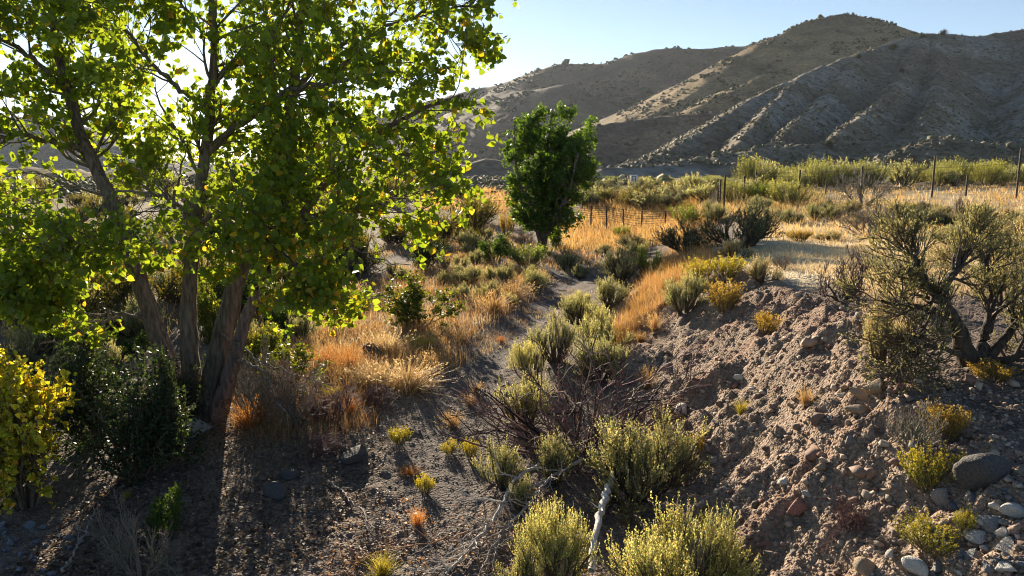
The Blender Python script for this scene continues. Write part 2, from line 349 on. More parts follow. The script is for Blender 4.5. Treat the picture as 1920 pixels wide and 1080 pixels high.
RB = [([(1060, 300, 460), (1190, 226, 520), (1280, 192, 590), (1380, 120, 660), (1430, 85, 700), (1500, 48, 730), (1560, 32, 750), (1600, 28, 760), (1650, 42, 770), (1700, 62, 780), (1800, 80, 800), (2000, 110, 830)], .5),
      ([(1580, 30, 755), (1500, 105, 660), (1400, 160, 580), (1310, 205, 520)], .42),
      ([(1640, 40, 768), (1620, 110, 690), (1560, 170, 600)], .45)]
hB = hill('hill_middle', RB, 1000, 2050, 420, 880, 230, 120, ((.16, .115, .065), (.30, .21, .11)), 5, 70, 200)
RD = [([(960, 318, 330), (1040, 275, 390), (1110, 241, 420), (1150, 231, 430), (1300, 214, 435), (1400, 207, 440), (1550, 190, 450)], .6),
      ([(1120, 247, 475), (1300, 223, 490), (1400, 218, 495), (1550, 205, 505)], .6),
      ([(780, 338, 250), (860, 320, 262), (920, 302, 275), (975, 318, 280)], .4)]
hD = hill('hill_low_ridge', RD, 700, 1650, 225, 530, 240, 110, ((.15, .11, .08), (.24, .17, .11)), 3, 40, 300)
RG = [([(-500, 300, 260), (-100, 312, 245), (150, 320, 235), (450, 324, 230), (700, 322, 235), (820, 326, 240)], .22)]
hG = hill('hill_foot_left', RG, -600, 900, 150, 330, 160, 50, ((.20, .15, .08), (.34, .24, .11)), 2.5, 30, 350)
RC = [([(480, 300, 1500), (640, 240, 1420), (740, 205, 1350), (850, 180, 1300), (960, 155, 1250), (1040, 125, 1200), (1130, 121, 1180), (1210, 98, 1150), (1300, 92, 1120), (1400, 86, 1100), (1450, 72, 1080), (1650, 80, 1080)], .5),
      ([(1040, 125, 1200), (985, 170, 1030), (1060, 160, 960), (1110, 205, 880)], .45)]
hC = hill('hill_far', RC, 380, 1750, 560, 1550, 220, 110, ((.10, .08, .065), (.17, .125, .085)), 9, 120, 400)
RE = [([(-500, 170, 900), (-200, 190, 900), (0, 222, 900), (90, 215, 900), (150, 255, 870), (240, 300, 840), (330, 330, 800)], .45)]
hE = hill('hill_left', RE, -700, 420, 620, 1000, 160, 80, ((.20, .165, .13), (.27, .22, .17)), 14, 90, 500)
RF = [([(80, 312, 2500), (280, 300, 2500), (420, 308, 2500), (520, 285, 2500), (600, 245, 2450), (660, 216, 2400), (720, 215, 2350), (850, 230, 2300)], .5)]
hF = hill('hill_farthest', RF, -50, 950, 1900, 2800, 160, 60, ((.20, .16, .13), (.26, .21, .17)), 25, 200, 600)

# ---------------------------------------------------------------- plant kinds (shape data shared between copies)
def nrm_xyz(paths_list, R0=.5):
    allp = np.concatenate([p.reshape(-1, 3) for p in paths_list]); zt = np.percentile(allp[:, 2], 99); rt = np.percentile(np.hypot(allp[:, 0], allp[:, 1]), 99)
    return np.array([R0 / rt, R0 / rt, 1 / zt])
def vary(C, n, g, v=.25, h=.12):
    C = np.asarray(C, float); return np.clip(C * (1 + g.normal(0, v, (n, 1))) * (1 + g.normal(0, h, (n, 3))), .005, 1)
def stems0(n, k, spread, up, wob, g, r0=.03, base=.05, ln=.6):
    a = g.uniform(0, 2 * math.pi, n); s = np.sqrt(g.uniform(.02, 1, n)) * spread
    d = np.stack([np.cos(a) * np.sin(s), np.sin(a) * np.sin(s), np.cos(s)], -1); P = np.empty((n, k, 3))
    P[:, 0] = np.stack([np.cos(a) * base * g.random(n), np.sin(a) * base * g.random(n), -.04 * np.ones(n)], -1); L = ln * g.uniform(.7, 1.2, n)
    for q in range(1, k):
        d = unit(d + g.normal(0, wob, (n, 3)) + np.array([0, 0, up])); P[:, q] = P[:, q-1] + d * (L / (k - 1))[:, None]
    return P, np.outer(g.uniform(.7, 1.3, n) * r0, np.linspace(1, .4, k))
def make_sage(seed, n0=16, n1=9, n2=8, nl=20, cols=((.26, .27, .14), (.44, .42, .22)), wood=(.10, .075, .055), leaf=.022, spread=1.2, mat=None, up=.5, kind='slim', shoot=.2):
    g = np.random.default_rng(seed)
    A, ar = stems0(n0, 6, spread, .06, .16, g, .022, .08)
    Bp, br, _ = grow(A, ar, n1, .3, 1, .34, .6, .08, .15, 5, g, .6)
    Cp, cr, _ = grow(Bp, br, n2, .15, 1, shoot, .55, up, .09, 3, g, .5)
    s = nrm_xyz([A, Bp, Cp]); A, Bp, Cp = A * s, Bp * s, Cp * s
    wd = Geo(); wd.add(*tubes(A, ar, 5), wood); wd.add(*tubes(Bp, br, 4), wood); wd.add(*tubes(Cp, np.maximum(cr * .7, .0014), 3), np.array(cols[0]) * .9)
    pos, tan, ix = along(Cp, nl, .1, 1.05, g); n = len(pos)
    al = unit(tan * .9 + rdir(n, g) * .5 + np.array([0, 0, .2])); sz = leaf * g.uniform(.6, 1.3, n)
    V, T, m = leaves(pos, al, rdir(n, g), sz, kind)
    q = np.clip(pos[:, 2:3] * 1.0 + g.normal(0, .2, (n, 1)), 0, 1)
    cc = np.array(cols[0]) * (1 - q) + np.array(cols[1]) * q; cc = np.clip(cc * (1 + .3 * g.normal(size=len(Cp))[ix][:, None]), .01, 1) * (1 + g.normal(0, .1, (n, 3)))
    fo = Geo().add(V, T, rep(cc, m))
    return [('branch', wd.build('branch', M_TWIG), None), ('foliage', fo.build('foliage', mat or M_SAGE), 'stuff')]
def make_rabbit(seed, n=170, cols=((.13, .16, .04), (.42, .36, .06)), leaf=.06, flower=True, nl=12, spread=.85):
    g = np.random.default_rng(seed); A, ar = stems0(n // 6, 5, spread, .1, .1, g, .011, .1, .5)
    Bp, br, _ = grow(A, ar, 7, .25, .95, .42, .35, .3, .07, 5, g, .6); s = nrm_xyz([A, Bp]); A, Bp = A * s, Bp * s
    wd = Geo(); wd.add(*tubes(A, ar, 4), (.16, .12, .06)); wd.add(*tubes(Bp, np.maximum(br, .002), 3), (.20, .19, .07))
    pos, tan, ix = along(Bp, nl, .15, 1.02, g); k = len(pos); V, T, m = leaves(pos, unit(tan + rdir(k, g) * .55), rdir(k, g), leaf * g.uniform(.6, 1.2, k), 'slim')
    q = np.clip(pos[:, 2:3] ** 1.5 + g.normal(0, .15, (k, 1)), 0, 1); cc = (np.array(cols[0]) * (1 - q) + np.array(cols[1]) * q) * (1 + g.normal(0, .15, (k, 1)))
    fo = Geo().add(V, T, rep(np.clip(cc, .01, 1), m))
    if flower:
        e = Bp[:, -1]; e = rep(e, 5) + g.normal(0, .014, (len(e) * 5, 3)); k = len(e); V, T, m = leaves(e, unit(rdir(k, g) + np.array([0, 0, .8])), rdir(k, g), .03 * g.uniform(.7, 1.3, k), 'oval')
        fo.add(V, T, rep(vary(cols[1], k, g), m))
    return [('branch', wd.build('branch', M_TWIG), None), ('foliage', fo.build('foliage', M_GREEN), 'stuff')]
def make_leafy(seed, n0=11, n1=7, n2=5, nl=9, cols=((.05, .10, .02), (.16, .20, .03)), leaf=.055, yellow=.0, kind='oval', spread=1.15, wood=(.13, .10, .07), mat=None):
    g = np.random.default_rng(seed); A, ar = stems0(n0, 6, spread, .1, .14, g, .015, .1)
    Bp, br, _ = grow(A, ar, n1, .2, 1, .36, .7, .06, .15, 5, g, .55); Cp, cr, _ = grow(Bp, br, n2, .2, 1, .2, .7, .05, .15, 4, g, .5)
    s = nrm_xyz([A, Bp, Cp]); A, Bp, Cp = A * s, Bp * s, Cp * s
    wd = Geo(); wd.add(*tubes(A, ar, 5), wood); wd.add(*tubes(Bp, br, 4), wood); wd.add(*tubes(Cp[:, ::3], np.maximum(cr[:, ::3], .002), 3), wood)
    pos, tan, ix = along(Cp, nl, .1, 1.05, g); n = len(pos); V, T, m = leaves(pos, unit(tan * .5 + rdir(n, g)), rdir(n, g), leaf * g.uniform(.6, 1.3, n), kind)
    q = g.random((n, 1)); cc = np.array(cols[0]) * (1 - q) + np.array(cols[1]) * q
    ye = (g.random(n) < yellow); cc[ye] = vary((.56, .48, .04), ye.sum(), g)
    fo = Geo().add(V, T, rep(np.clip(cc, .01, 1), m))
    return [('branch', wd.build('branch', M_TWIG), None), ('foliage', fo.build('foliage', mat or M_GREEN), 'stuff')]
def make_dead(seed, n0=10, n1=6, n2=5, n3=3, wood=(.20, .165, .14), spread=1.25, r0=.016, wob=.16, up=.03):
    g = np.random.default_rng(seed); A, ar = stems0(n0, 7, spread, up, wob, g, r0, .06)
    Bp, br, _ = grow(A, ar, n1, .25, 1, .4, .6, up, wob, 5, g, .6); Cp, cr, _ = grow(Bp, br, n2, .2, 1, .22, .6, up, wob, 4, g, .6); Dp, dr, _ = grow(Cp, cr, n3, .2, 1, .1, .6, up, wob, 3, g, .6)
    s = nrm_xyz([A, Bp, Cp, Dp]); bw = Geo(); tw = Geo()
    bw.add(*tubes(A * s, ar, 6), wood)
    for p, r, k in ((Bp, br, 4), (Cp, cr, 3), (Dp, dr, 3)): tw.add(*tubes(p * s, np.maximum(r, .0022), k), vary(wood, 1, g, .1)[0])
    return [('stem', bw.build('stem', M_TWIG, True), None), ('twig', tw.build('twig', M_TWIG), 'stuff')]
def blades(base, d, ln, wd, bend, g):
    """curved grass blades: base (N,3), unit lean directions d, -> V, T (5 verts, 3 tris each)"""
    n = len(base); side = unit(np.cross(d, np.array([0, 0, 1.])) + g.normal(0, .4, (n, 3))); side = side * wd[:, None]
    flat = unit(d * np.array([1, 1, 0]) + 1e-6); m = base + d * (ln * .55)[:, None]; t = base + d * (ln * .95)[:, None] + flat * (ln * bend)[:, None] - np.array([0, 0, 1]) * (ln * bend * .5)[:, None]
    V = np.stack([base - side, base + side, m - side * .7, m + side * .7, t], 1).reshape(-1, 3)
    T = np.array([[0, 1, 3], [0, 3, 2], [2, 3, 4]]); return V, (T[None] + (np.arange(n) * 5)[:, None, None]).reshape(-1, 3)
def make_tuft(seed, n=260, cols=((.36, .22, .08), (.55, .40, .20)), spread=.75, wd=.008, heads=True):
    g = np.random.default_rng(seed); a = g.uniform(0, 6.283, n); s = np.abs(g.normal(0, spread * .6, n)); d = np.stack([np.cos(a) * np.sin(s), np.sin(a) * np.sin(s), np.cos(s)], -1)
    b = np.stack([np.cos(a), np.sin(a), 0 * a], -1) * (g.random(n) * .12)[:, None] - np.array([0, 0, .03]); ln = g.uniform(.5, 1.05, n)
    V, T = blades(b, d, ln, wd * g.uniform(.6, 1.3, n), g.uniform(.02, .25, n), g); q = g.random((n, 1)); cc = vary(np.array(cols[0]) * (1 - q) + np.array(cols[1]) * q, n, g, .12, .05)
    fo = Geo().add(V, T, rep(cc, 5))
    if heads:
        k = n // 3; tip = V.reshape(n, 5, 3)[:k, 4]; tip = rep(tip, 6) - rep(d[:k], 6) * g.uniform(0, .18, (k * 6, 1)) + g.normal(0, .008, (k * 6, 3))
        V2, T2, m = leaves(tip, unit(rep(d[:k], 6) + rdir(k * 6, g) * .5), rdir(k * 6, g), .05 * g.uniform(.7, 1.3, k * 6), 'slim'); fo.add(V2, T2, rep(vary(np.array(cols[1]) * 1.15, k * 6, g, .1, .04), m))
    return [('grass_tuft', fo.build('grass_tuft', M_GRASS), None)]

KIND = {
 'sage': [make_sage(i) for i in (1, 2)],
 'sageg': [make_sage(i, cols=((.29, .29, .14), (.52, .49, .24)), nl=26, leaf=.021) for i in (4, 5)],            # greener, longer shoots
 'sagey': [make_sage(i, n0=16, n2=9, cols=((.33, .32, .12), (.60, .56, .24)), shoot=.26, up=.7, nl=26, leaf=.021) for i in (6, 7)],
 'sagep': [make_sage(i, cols=((.32, .28, .16), (.56, .48, .27)), spread=1.3) for i in (8,)],  # pale, straw tinted
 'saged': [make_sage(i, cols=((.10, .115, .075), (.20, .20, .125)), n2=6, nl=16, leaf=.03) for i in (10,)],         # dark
 'sagef': [make_sage(i, n0=10, n1=7, n2=5, nl=10, leaf=.05) for i in (12, 13)],               # light-weight, for far ones
 'olive': [make_sage(i, n0=12, n1=7, n2=6, nl=10, cols=((.10, .10, .03), (.23, .20, .055)), leaf=.04, up=.35, spread=1.0, mat=M_GREEN) for i in (15,)],
 'rabbit': [make_rabbit(i) for i in (20, 21)],
 'rabbitg': [make_rabbit(i, cols=((.09, .15, .025), (.27, .33, .05)), flower=False) for i in (22, 23)],
 'rabbity': [make_rabbit(i, cols=((.22, .20, .03), (.55, .46, .05))) for i in (24, 25)],
 'gold': [make_rabbit(i, cols=((.24, .16, .05), (.50, .34, .08))) for i in (26, 27)],
 'bandy': [make_rabbit(i, n=200, cols=((.20, .20, .07), (.36, .37, .12)), flower=False, leaf=.05, nl=14, spread=1.1) for i in (28,)],
 'bandg': [make_rabbit(i, n=200, cols=((.19, .20, .09), (.33, .35, .17)), flower=False, leaf=.05, nl=14, spread=1.1) for i in (29,)],
 'leafy': [make_leafy(i, yellow=.06, cols=((.07, .12, .02), (.22, .25, .03))) for i in (30, 31)],
 'leafyg': [make_leafy(i, cols=((.04, .09, .02), (.12, .19, .03))) for i in (32, 33)],
 'leafyd': [make_leafy(i, n0=16, n1=9, n2=6, nl=9, cols=((.025, .045, .022), (.05, .085, .035)), leaf=.035) for i in (34, 35)],
 'leafyy': [make_leafy(i, n0=16, n1=8, yellow=.4, cols=((.20, .22, .02), (.48, .44, .04)), leaf=.038, nl=11, kind='delta', spread=.9) for i in (36, 37)],
 'dead': [make_dead(i) for i in (40, 41)],
 'deadd': [make_dead(i, wood=(.075, .055, .05), n3=4, spread=1.15, wob=.22) for i in (42, 43)],
 'deadp': [make_dead(i, wood=(.15, .085, .085), n0=14, n3=4, spread=1.4, wob=.2) for i in (44,)],
 'tuft': [make_tuft(i) for i in (50, 51, 52)],
 'tuftp': [make_tuft(i, n=340, cols=((.45, .33, .17), (.66, .54, .34)), spread=.9) for i in (53, 54)],
 'tufto': [make_tuft(i, cols=((.38, .17, .05), (.55, .28, .09)), spread=.8) for i in (55, 56)],
 'tufty': [make_tuft(i, cols=((.26, .26, .04), (.50, .42, .07)), spread=.7, heads=False) for i in (57, 58)],
}
CATS = {'sage': 'sagebrush', 'rabb': 'shrub', 'band': 'shrub', 'gold': 'shrub', 'leaf': 'bush', 'dead': 'dead shrub', 'tuft': 'grass tuft', 'oliv': 'bush'}
NAMES = {'sage': 'sagebrush', 'rabb': 'rabbitbrush', 'band': 'rabbitbrush', 'gold': 'rabbitbrush', 'leaf': 'leafy_bush', 'dead': 'dead_shrub', 'tuft': 'grass_tuft', 'oliv': 'olive_bush'}
_turn = {}
def plant(kind, p, wd, ht, label, group=None, var=None, lean=(0, 0)):
    """one plant standing at p, wd wide and ht high (m)"""
    i = _turn.get(kind, 0); _turn[kind] = i + 1; parts = KIND[kind][(i if var is None else var) % len(KIND[kind])]; k4 = kind[:4]
    rot = float(rng.uniform(0, 6.283))
    if len(parts) == 1: o = obj(NAMES[k4], parts[0][1])
    else:
        o = obj(NAMES[k4], None)
        o.empty_display_size = .1
        for nm, me, kd in parts: obj(nm, me, o, kind=kd)
    o.location = (float(p[0]), float(p[1]), float(p[2]) - .015); o.rotation_euler = (lean[0], lean[1], rot); o.scale = (wd, wd, ht)
    o['label'] = label; o['category'] = CATS[k4]
    if group: o['group'] = group
    return o
def plant_px(kind, px, py, wpx, hpx, label, group=None, **kw):
    p = hit(px, py)[0]; d = p[1] * cp - (p[2] - CAMZ) * sp; return plant(kind, p, wpx * d / F, hpx * d / F, label, group, **kw)

# ---------------------------------------------------------------- the big cottonwood
g = np.random.default_rng(11)
def px_path(pts, n): return spline(at(*np.array(pts, float).T), n)
def bark_tube(path, r0, r1, flare=0, n=12, seed=0, col=(.13, .105, .085)):
    k = len(path); t = np.linspace(0, 1, k); r = r0 + (r1 - r0) * t ** .8 + flare * np.exp(-t * k / 4.0)
    V, T = tubes(path[None], r[None], n); V = V.reshape(k, n, 3); an = np.arange(n)
    rid = 1 + .09 * np.sin(an * 2.4 + seed)[None] + .10 * (vn(an[None] * 1.7 + seed, (t * k * .35)[:, None] + 0 * an[None], seed) - .5)
    V = path[:, None] + (V - path[:, None]) * rid[..., None]
    return V.reshape(-1, 3), T
STEMS = [  # photo outline points of the four stems (px, py, distance)
 ([(352, 790, 10.0), (325, 720, 10.05), (288, 610, 10.1), (250, 490, 10.2), (205, 370, 10.4), (165, 285, 10.5), (125, 170, 10.6), (100, 40, 10.7), (80, -120, 10.8)], .15, .04),
 ([(368, 800, 9.95), (357, 690, 9.9), (355, 560, 9.85), (368, 420, 9.8), (385, 290, 9.75), (398, 170, 9.7), (401, 60, 9.65), (398, -80, 9.6), (390, -230, 9.6)], .135, .03),
 ([(388, 805, 9.85), (402, 700, 9.85), (430, 580, 9.9), (470, 440, 10.0), (512, 310, 10.2), (545, 190, 10.4), (562, 60, 10.6), (575, -90, 10.8), (590, -220, 10.9)], .16, .035),
 ([(398, 810, 9.75), (430, 700, 9.7), (468, 580, 9.6), (520, 470, 9.5), (580, 385, 9.4), (650, 300, 9.3), (705, 255, 9.2), (790, 205, 9.0), (870, 178, 8.9)], .115, .02)]
LIMBS = [
 ([(385, 290, 9.75), (430, 245, 9.6), (480, 212, 9.4), (550, 165, 9.2), (650, 152, 9.0), (740, 130, 8.8)], .055, .012),
 ([(402, 150, 9.7), (450, 115, 9.8), (500, 70, 10.0), (540, 20, 10.2), (590, -60, 10.4)], .045, .012),
 ([(400, 210, 9.7), (330, 160, 9.3), (270, 100, 9.0), (220, 30, 8.7)], .045, .012),
 ([(165, 285, 10.5), (110, 270, 10.2), (60, 255, 9.9), (-20, 238, 9.6), (-120, 215, 9.4)], .05, .012),
 ([(190, 330, 10.4), (150, 240, 10.9), (160, 120, 11.4), (190, 20, 11.8)], .05, .012),
 ([(125, 170, 10.6), (60, 110, 10.3), (-20, 60, 10.0), (-120, 20, 9.8)], .045, .012),
 ([(512, 310, 10.2), (560, 220, 10.7), (640, 130, 11.1), (720, 40, 11.4), (790, -60, 11.6)], .055, .012),
 ([(545, 190, 10.4), (600, 110, 10.2), (680, 60, 9.9), (800, 25, 9.6), (900, 10, 9.4)], .05, .01),
 ([(545, 420, 9.45), (610, 400, 9.2), (680, 390, 8.9), (760, 370, 8.7)], .045, .01),
 ([(520, 470, 9.5), (560, 500, 9.2), (600, 540, 8.9), (625, 580, 8.7)], .035, .01),
 ([(250, 490, 10.2), (190, 470, 9.8), (120, 470, 9.4), (50, 490, 9.1)], .04, .01),
 ([(205, 380, 10.4), (120, 440, 9.7), (60, 520, 9.3), (30, 585, 9.1)], .04, .01),
 ([(285, 600, 10.1), (220, 590, 9.7), (150, 600, 9.4), (70, 605, 9.2)], .03, .008),
 ([(230, 430, 10.25), (250, 400, 9.6), (230, 430, 9.0), (200, 470, 8.6)], .035, .01),
 ([(368, 420, 9.8), (420, 400, 9.3), (480, 430, 8.8), (520, 470, 8.5)], .035, .01),
 ([(355, 500, 9.85), (320, 440, 10.6), (330, 360, 11.3), (350, 280, 11.8)], .05, .012),
 ([(470, 440, 10.0), (500, 380, 10.9), (560, 330, 11.7), (620, 300, 12.2)], .05, .012)]
DEADL = [([(372, 450, 9.78), (352, 405, 9.6), (318, 375, 9.4), (265, 358, 9.2), (180, 364, 9.0)], .045, .008),
         ([(268, 588, 10.1), (225, 592, 9.9), (170, 615, 9.7), (110, 640, 9.5), (78, 643, 9.4)], .04, .012),
         ([(440, 672, 9.66), (480, 690, 9.4), (515, 740, 9.2), (545, 800, 9.0)], .03, .006),
         ([(600, 395, 9.35), (640, 440, 8.9), (700, 485, 8.6), (770, 500, 8.4)], .018, .005),
         ([(410, 620, 9.87), (455, 655, 9.3), (520, 690, 8.9), (600, 725, 8.6)], .016, .005)]
TREE = obj('cottonwood_tree', None, loc=tuple(hit(375, 800)[0]), label='large four-stemmed cottonwood with bright green leaves filling the left of the view', category='tree')
TREE.empty_display_size = .3
def part(name, geo, mat, parent, smooth=False, **kw):
    me = geo.build(name, mat, smooth); o = obj(name, me, parent, **kw); o.matrix_parent_inverse = parent.matrix_world.inverted(); return o
bpy.context.view_layer.update()
wood_paths = []
for i, (p, a, b) in enumerate(STEMS):
    P = px_path(p, 40); P[1:, :2] += g.normal(0, .012, (39, 2)); P[0, 2] -= .2
    part('trunk', Geo().add(*bark_tube(P, a, b, .05, 14, i * 3), vary((.15, .12, .095), 1, g, .08, .03)[0]), M_BARK, TREE, True); wood_paths.append((P[8:], np.linspace(a, b, 40)[8:]))
for i, (p, a, b) in enumerate(LIMBS):
    P = px_path(p, 22); P[2:] += g.normal(0, .018, (20, 3)); part('limb', Geo().add(*bark_tube(P, a, b, 0, 8, 20 + i), (.17, .14, .11)), M_BARK, TREE, True); wood_paths.append((P[2:], np.linspace(a, b, 22)[2:]))
for i, (p, a, b) in enumerate(DEADL):
    P = px_path(p, 22); P[2:] += g.normal(0, .02, (20, 3)); D1, d1, _ = grow(P[None], np.linspace(a, b, 22)[None], 9, .3, 1, .4, .8, -.06, .2, 5, g, .5); D2, d2, _ = grow(D1, d1, 4, .3, 1, .2, .7, -.05, .2, 4, g, .5)
    ge = Geo().add(*bark_tube(P, a, b, 0, 7, 50 + i), (.22, .18, .15)); ge.add(*tubes(D1, np.maximum(d1, .004), 4), (.2, .16, .13)); ge.add(*tubes(D2, np.maximum(d2, .003), 3), (.2, .16, .13))
    part('dead_limb', ge, M_BARK, TREE)
# branches and twigs that carry the leaves
def resamp(P, r, k=14):
    i = np.linspace(0, len(P) - 1, k); return np.stack([np.interp(i, np.arange(len(P)), P[:, c]) for c in range(3)], -1), np.interp(i, np.arange(len(P)), r)
stem_rs = [resamp(*wp) for wp in wood_paths]
SP = np.stack([a for a, _ in stem_rs]); SR = np.stack([b for _, b in stem_rs])
B1, b1, i1 = grow(SP[:4], SR[:4], 26, .30, 1, 1.25, .9, .03, .14, 7, g, .35)
B1b, b1b, _ = grow(SP[4:], SR[4:], 12, .25, 1, .95, .75, .01, .15, 7, g, .45)
B1 = np.concatenate([B1, B1b]); b1 = np.clip(np.concatenate([b1, b1b]), .006, .022)
B2, b2, i2 = grow(B1, b1, 7, .25, 1, .6, .75, -.01, .16, 5, g, .55); b2 = np.maximum(b2, .004)
B3, b3, i3 = grow(B2, b2, 2, .3, 1, .3, .7, -.03, .2, 3, g, .6); b3 = np.maximum(b3, .003)
def crown_ok(P):
    x, y = proj(P); e = ((P[:, 0] + 4.2) / 4.5) ** 2 + ((P[:, 1] - 10) / 3.4) ** 2 + ((P[:, 2] - 5.2) / 3.9) ** 2 < 1.15
    low = (P[:, 2] < 2.2) & (P[:, 0] > -5.0) & (P[:, 0] < -3.1)             # the stems stand bare below the crown
    lim = P[:, 0] < .15 - .35 * np.clip(3.6 - P[:, 2], 0, 4) - .5 * np.clip(2.2 - P[:, 2], 0, 4)
    return e & ~low & lim & (P[:, 2] > 1.15)
tw_end = B3[:, -1]; keep = crown_ok(tw_end); B3, b3 = B3[keep], b3[keep]; B2k = crown_ok(B2[:, -1]); B2, b2 = B2[B2k], b2[B2k]
ge = Geo().add(*tubes(B1[crown_ok(B1[:, -1])], b1[crown_ok(B1[:, -1])], 5), (.17, .14, .11)); ge.add(*tubes(B2, b2, 4), (.18, .15, .10)); ge.add(*tubes(B3, b3, 3), (.2, .17, .09))
part('twig', ge, M_BARK, TREE, kind='stuff')
pos, tan, ix = along(np.concatenate([B3]), 7, .25, 1.08, g); pos2, tan2, _ = along(B2, 7, .35, 1.05, g)
pos = np.concatenate([pos, pos2]); tan = np.concatenate([tan, tan2]); n = len(pos)
pos = pos + g.normal(0, .035, (n, 3)); dn = unit(np.concatenate([g.normal(0, .75, (n, 2)), g.normal(-.55, .5, (n, 1))], 1)); nr = unit(g.normal(size=(n, 3)) * np.array([1, 1, .55]))
sz = .093 * g.uniform(.62, 1.18, n); cl = .6 * vn(pos[:, 0] * 1.15 + .5 * pos[:, 1], pos[:, 2] * 1.15 + .4 * pos[:, 1], 5) + .4 * vn(pos[:, 0] * 3, pos[:, 2] * 3 + pos[:, 1] * 2, 8); ok = crown_ok(pos) & (cl > .30 + .06 * g.normal(size=n))
pos, dn, nr, sz = pos[ok], dn[ok], nr[ok], sz[ok]; n = len(pos)
q = g.random((n, 1)); lc = np.array((.11, .18, .026)) * (1 - q) + np.array((.21, .285, .04)) * q
yel = g.random(n) < .05 + .16 * sst(3.6, 2.0, pos[:, 2]) * (pos[:, 0] > -3.5); lc[yel] = vary((.42, .34, .04), yel.sum(), g, .2)
print('cottonwood leaves', n)
near_i = np.argsort(pos[:, 1])[:300]; rest = np.ones(n, bool); rest[near_i] = False
V, T, m = leaves(pos[rest], dn[rest], nr[rest], sz[rest], 'delta')
CROWN = part('crown', Geo().add(V, T, rep(lc[rest], m)), M_LEAF, TREE, kind='stuff')
leafmesh = []
for c in ((.115, .185, .026), (.16, .23, .033), (.2, .275, .04), (.42, .34, .04)):
    leafmesh.append(Geo().add(LEAF['delta'][0], LEAF['delta'][1], c).build('leaf', M_LEAF))
from mathutils import Matrix
inv = TREE.matrix_world.inverted()
for i in near_i:
    y = unit(dn[i]); x = unit(np.cross(y, nr[i])); zz = np.cross(x, y); s = float(sz[i])
    o = obj('leaf', leafmesh[3 if yel[i] else int(g.integers(0, 3))], CROWN); M = Matrix([[x[a] * s, y[a] * s, zz[a] * s, pos[i][a]] for a in range(3)] + [[0, 0, 0, 1]])
    o.matrix_basis = inv @ M if False else M; o.matrix_parent_inverse = TREE.matrix_world.inverted()

# ---------------------------------------------------------------- the smaller cottonwood up the wash
b = hit(1015, 472)[0]; d2 = b[1] * cp - (b[2] - CAMZ) * sp; S = d2 / F
T2 = obj('cottonwood_tree', None, loc=tuple(b), label='smaller dense dark-green cottonwood standing by the trail in the middle distance', category='tree')
bpy.context.view_layer.update()
def tp(px, py, dy=0): return np.array([b[0] + (px - 1015) * S, b[1] + dy, b[2] + (472 - py) * S])
st2 = []
for i, pl in enumerate([[tp(1013, 480), tp(1013, 430), tp(1012, 380, .2), tp(1020, 300, .2), tp(1035, 215, 0)], [tp(1020, 480, .2), tp(1024, 440, .3), tp(1045, 390, .5), tp(1080, 330, .8), tp(1100, 250, 1)],
                        [tp(1012, 478), tp(1010, 430, -.2), tp(985, 370, -.5), tp(965, 300, -.8), tp(965, 235, -1)], [tp(1016, 470, .1), tp(1018, 420, .8), tp(1010, 350, 1.4), tp(1000, 280, 1.8)], [tp(1016, 470), tp(1030, 420, -.7), tp(1060, 360, -1.4), tp(1075, 290, -1.7)]]):
    P = spline(np.array(pl), 20); P[2:] += g.normal(0, .03, (18, 3)); part('trunk', Geo().add(*bark_tube(P, .15 if i < 2 else .09, .03, .04, 8, 70 + i), (.16, .13, .11)), M_BARK, T2, True); st2.append(resamp(P, np.linspace(.13, .03, 20)))
SP = np.stack([a for a, _ in st2]); SR = np.stack([r for _, r in st2])
E1, e1, _ = grow(SP, SR, 34, .12, 1, 1.5, .95, .03, .15, 6, g, .4); E2, e2, _ = grow(E1, e1, 7, .2, 1, .65, .8, .03, .18, 4, g, .5); E3, e3, _ = grow(E2, e2, 3, .3, 1, .32, .8, 0, .2, 3, g, .6)
def cr2(P):
    px = 1015 + (P[:, 0] - b[0]) / S; py = 472 - (P[:, 2] - b[2]) / S; dy = (P[:, 1] - b[1])
    wob = 14 * np.sin(py / 17 + 1) + 9 * np.sin(py / 7)
    lo = 943 + wob * .5 + np.clip(250 - py, 0, 60) * .15 + np.clip(py - 400, 0, 80) * .55; hi = 1128 + wob + np.clip(py - 320, 0, 200) * -.42
    cx = (lo + hi) / 2; hw = (hi - lo) / 2; top = 205 + .0032 * (px - 1040) ** 2 + 10 * np.sin(px / 9)
    return (((px - cx) / hw) ** 2 + (dy / (hw * S * .95)) ** 2 < 1) & (py > top) & (py < 440 - 14 * np.sin(px / 13))
k = cr2(E3[:, -1]); E3, e3 = E3[k], e3[k]; k = cr2(E2[:, -1]); E2, e2 = E2[k], e2[k]
ge = Geo().add(*tubes(E1[cr2(E1[:, -1])], np.maximum(e1[cr2(E1[:, -1])], .008), 4), (.16, .13, .1)); ge.add(*tubes(E2, np.maximum(e2, .006), 3), (.16, .13, .1)); part('twig', ge, M_BARK, T2, kind='stuff')
pos, _, _ = along(E3, 13, .1, 1.1, g); n = len(pos); pos = pos + g.normal(0, .05, (n, 3)); print('tree2 leaves', n)
V, T, m = leaves(pos, unit(np.concatenate([g.normal(0, .7, (n, 2)), g.normal(-.3, .5, (n, 1))], 1)), rdir(n, g), .15 * g.uniform(.7, 1.2, n), 'oval'); q = g.random((n, 1))
lc = np.array((.05, .115, .022)) * (1 - q) + np.array((.11, .19, .035)) * q; yl = (g.random(n) < .05) & (pos[:, 2] < b[2] + 3); lc[yl] = (.3, .26, .03)
part('crown', Geo().add(V, T, rep(lc, m)), M_LEAF, T2, kind='stuff')

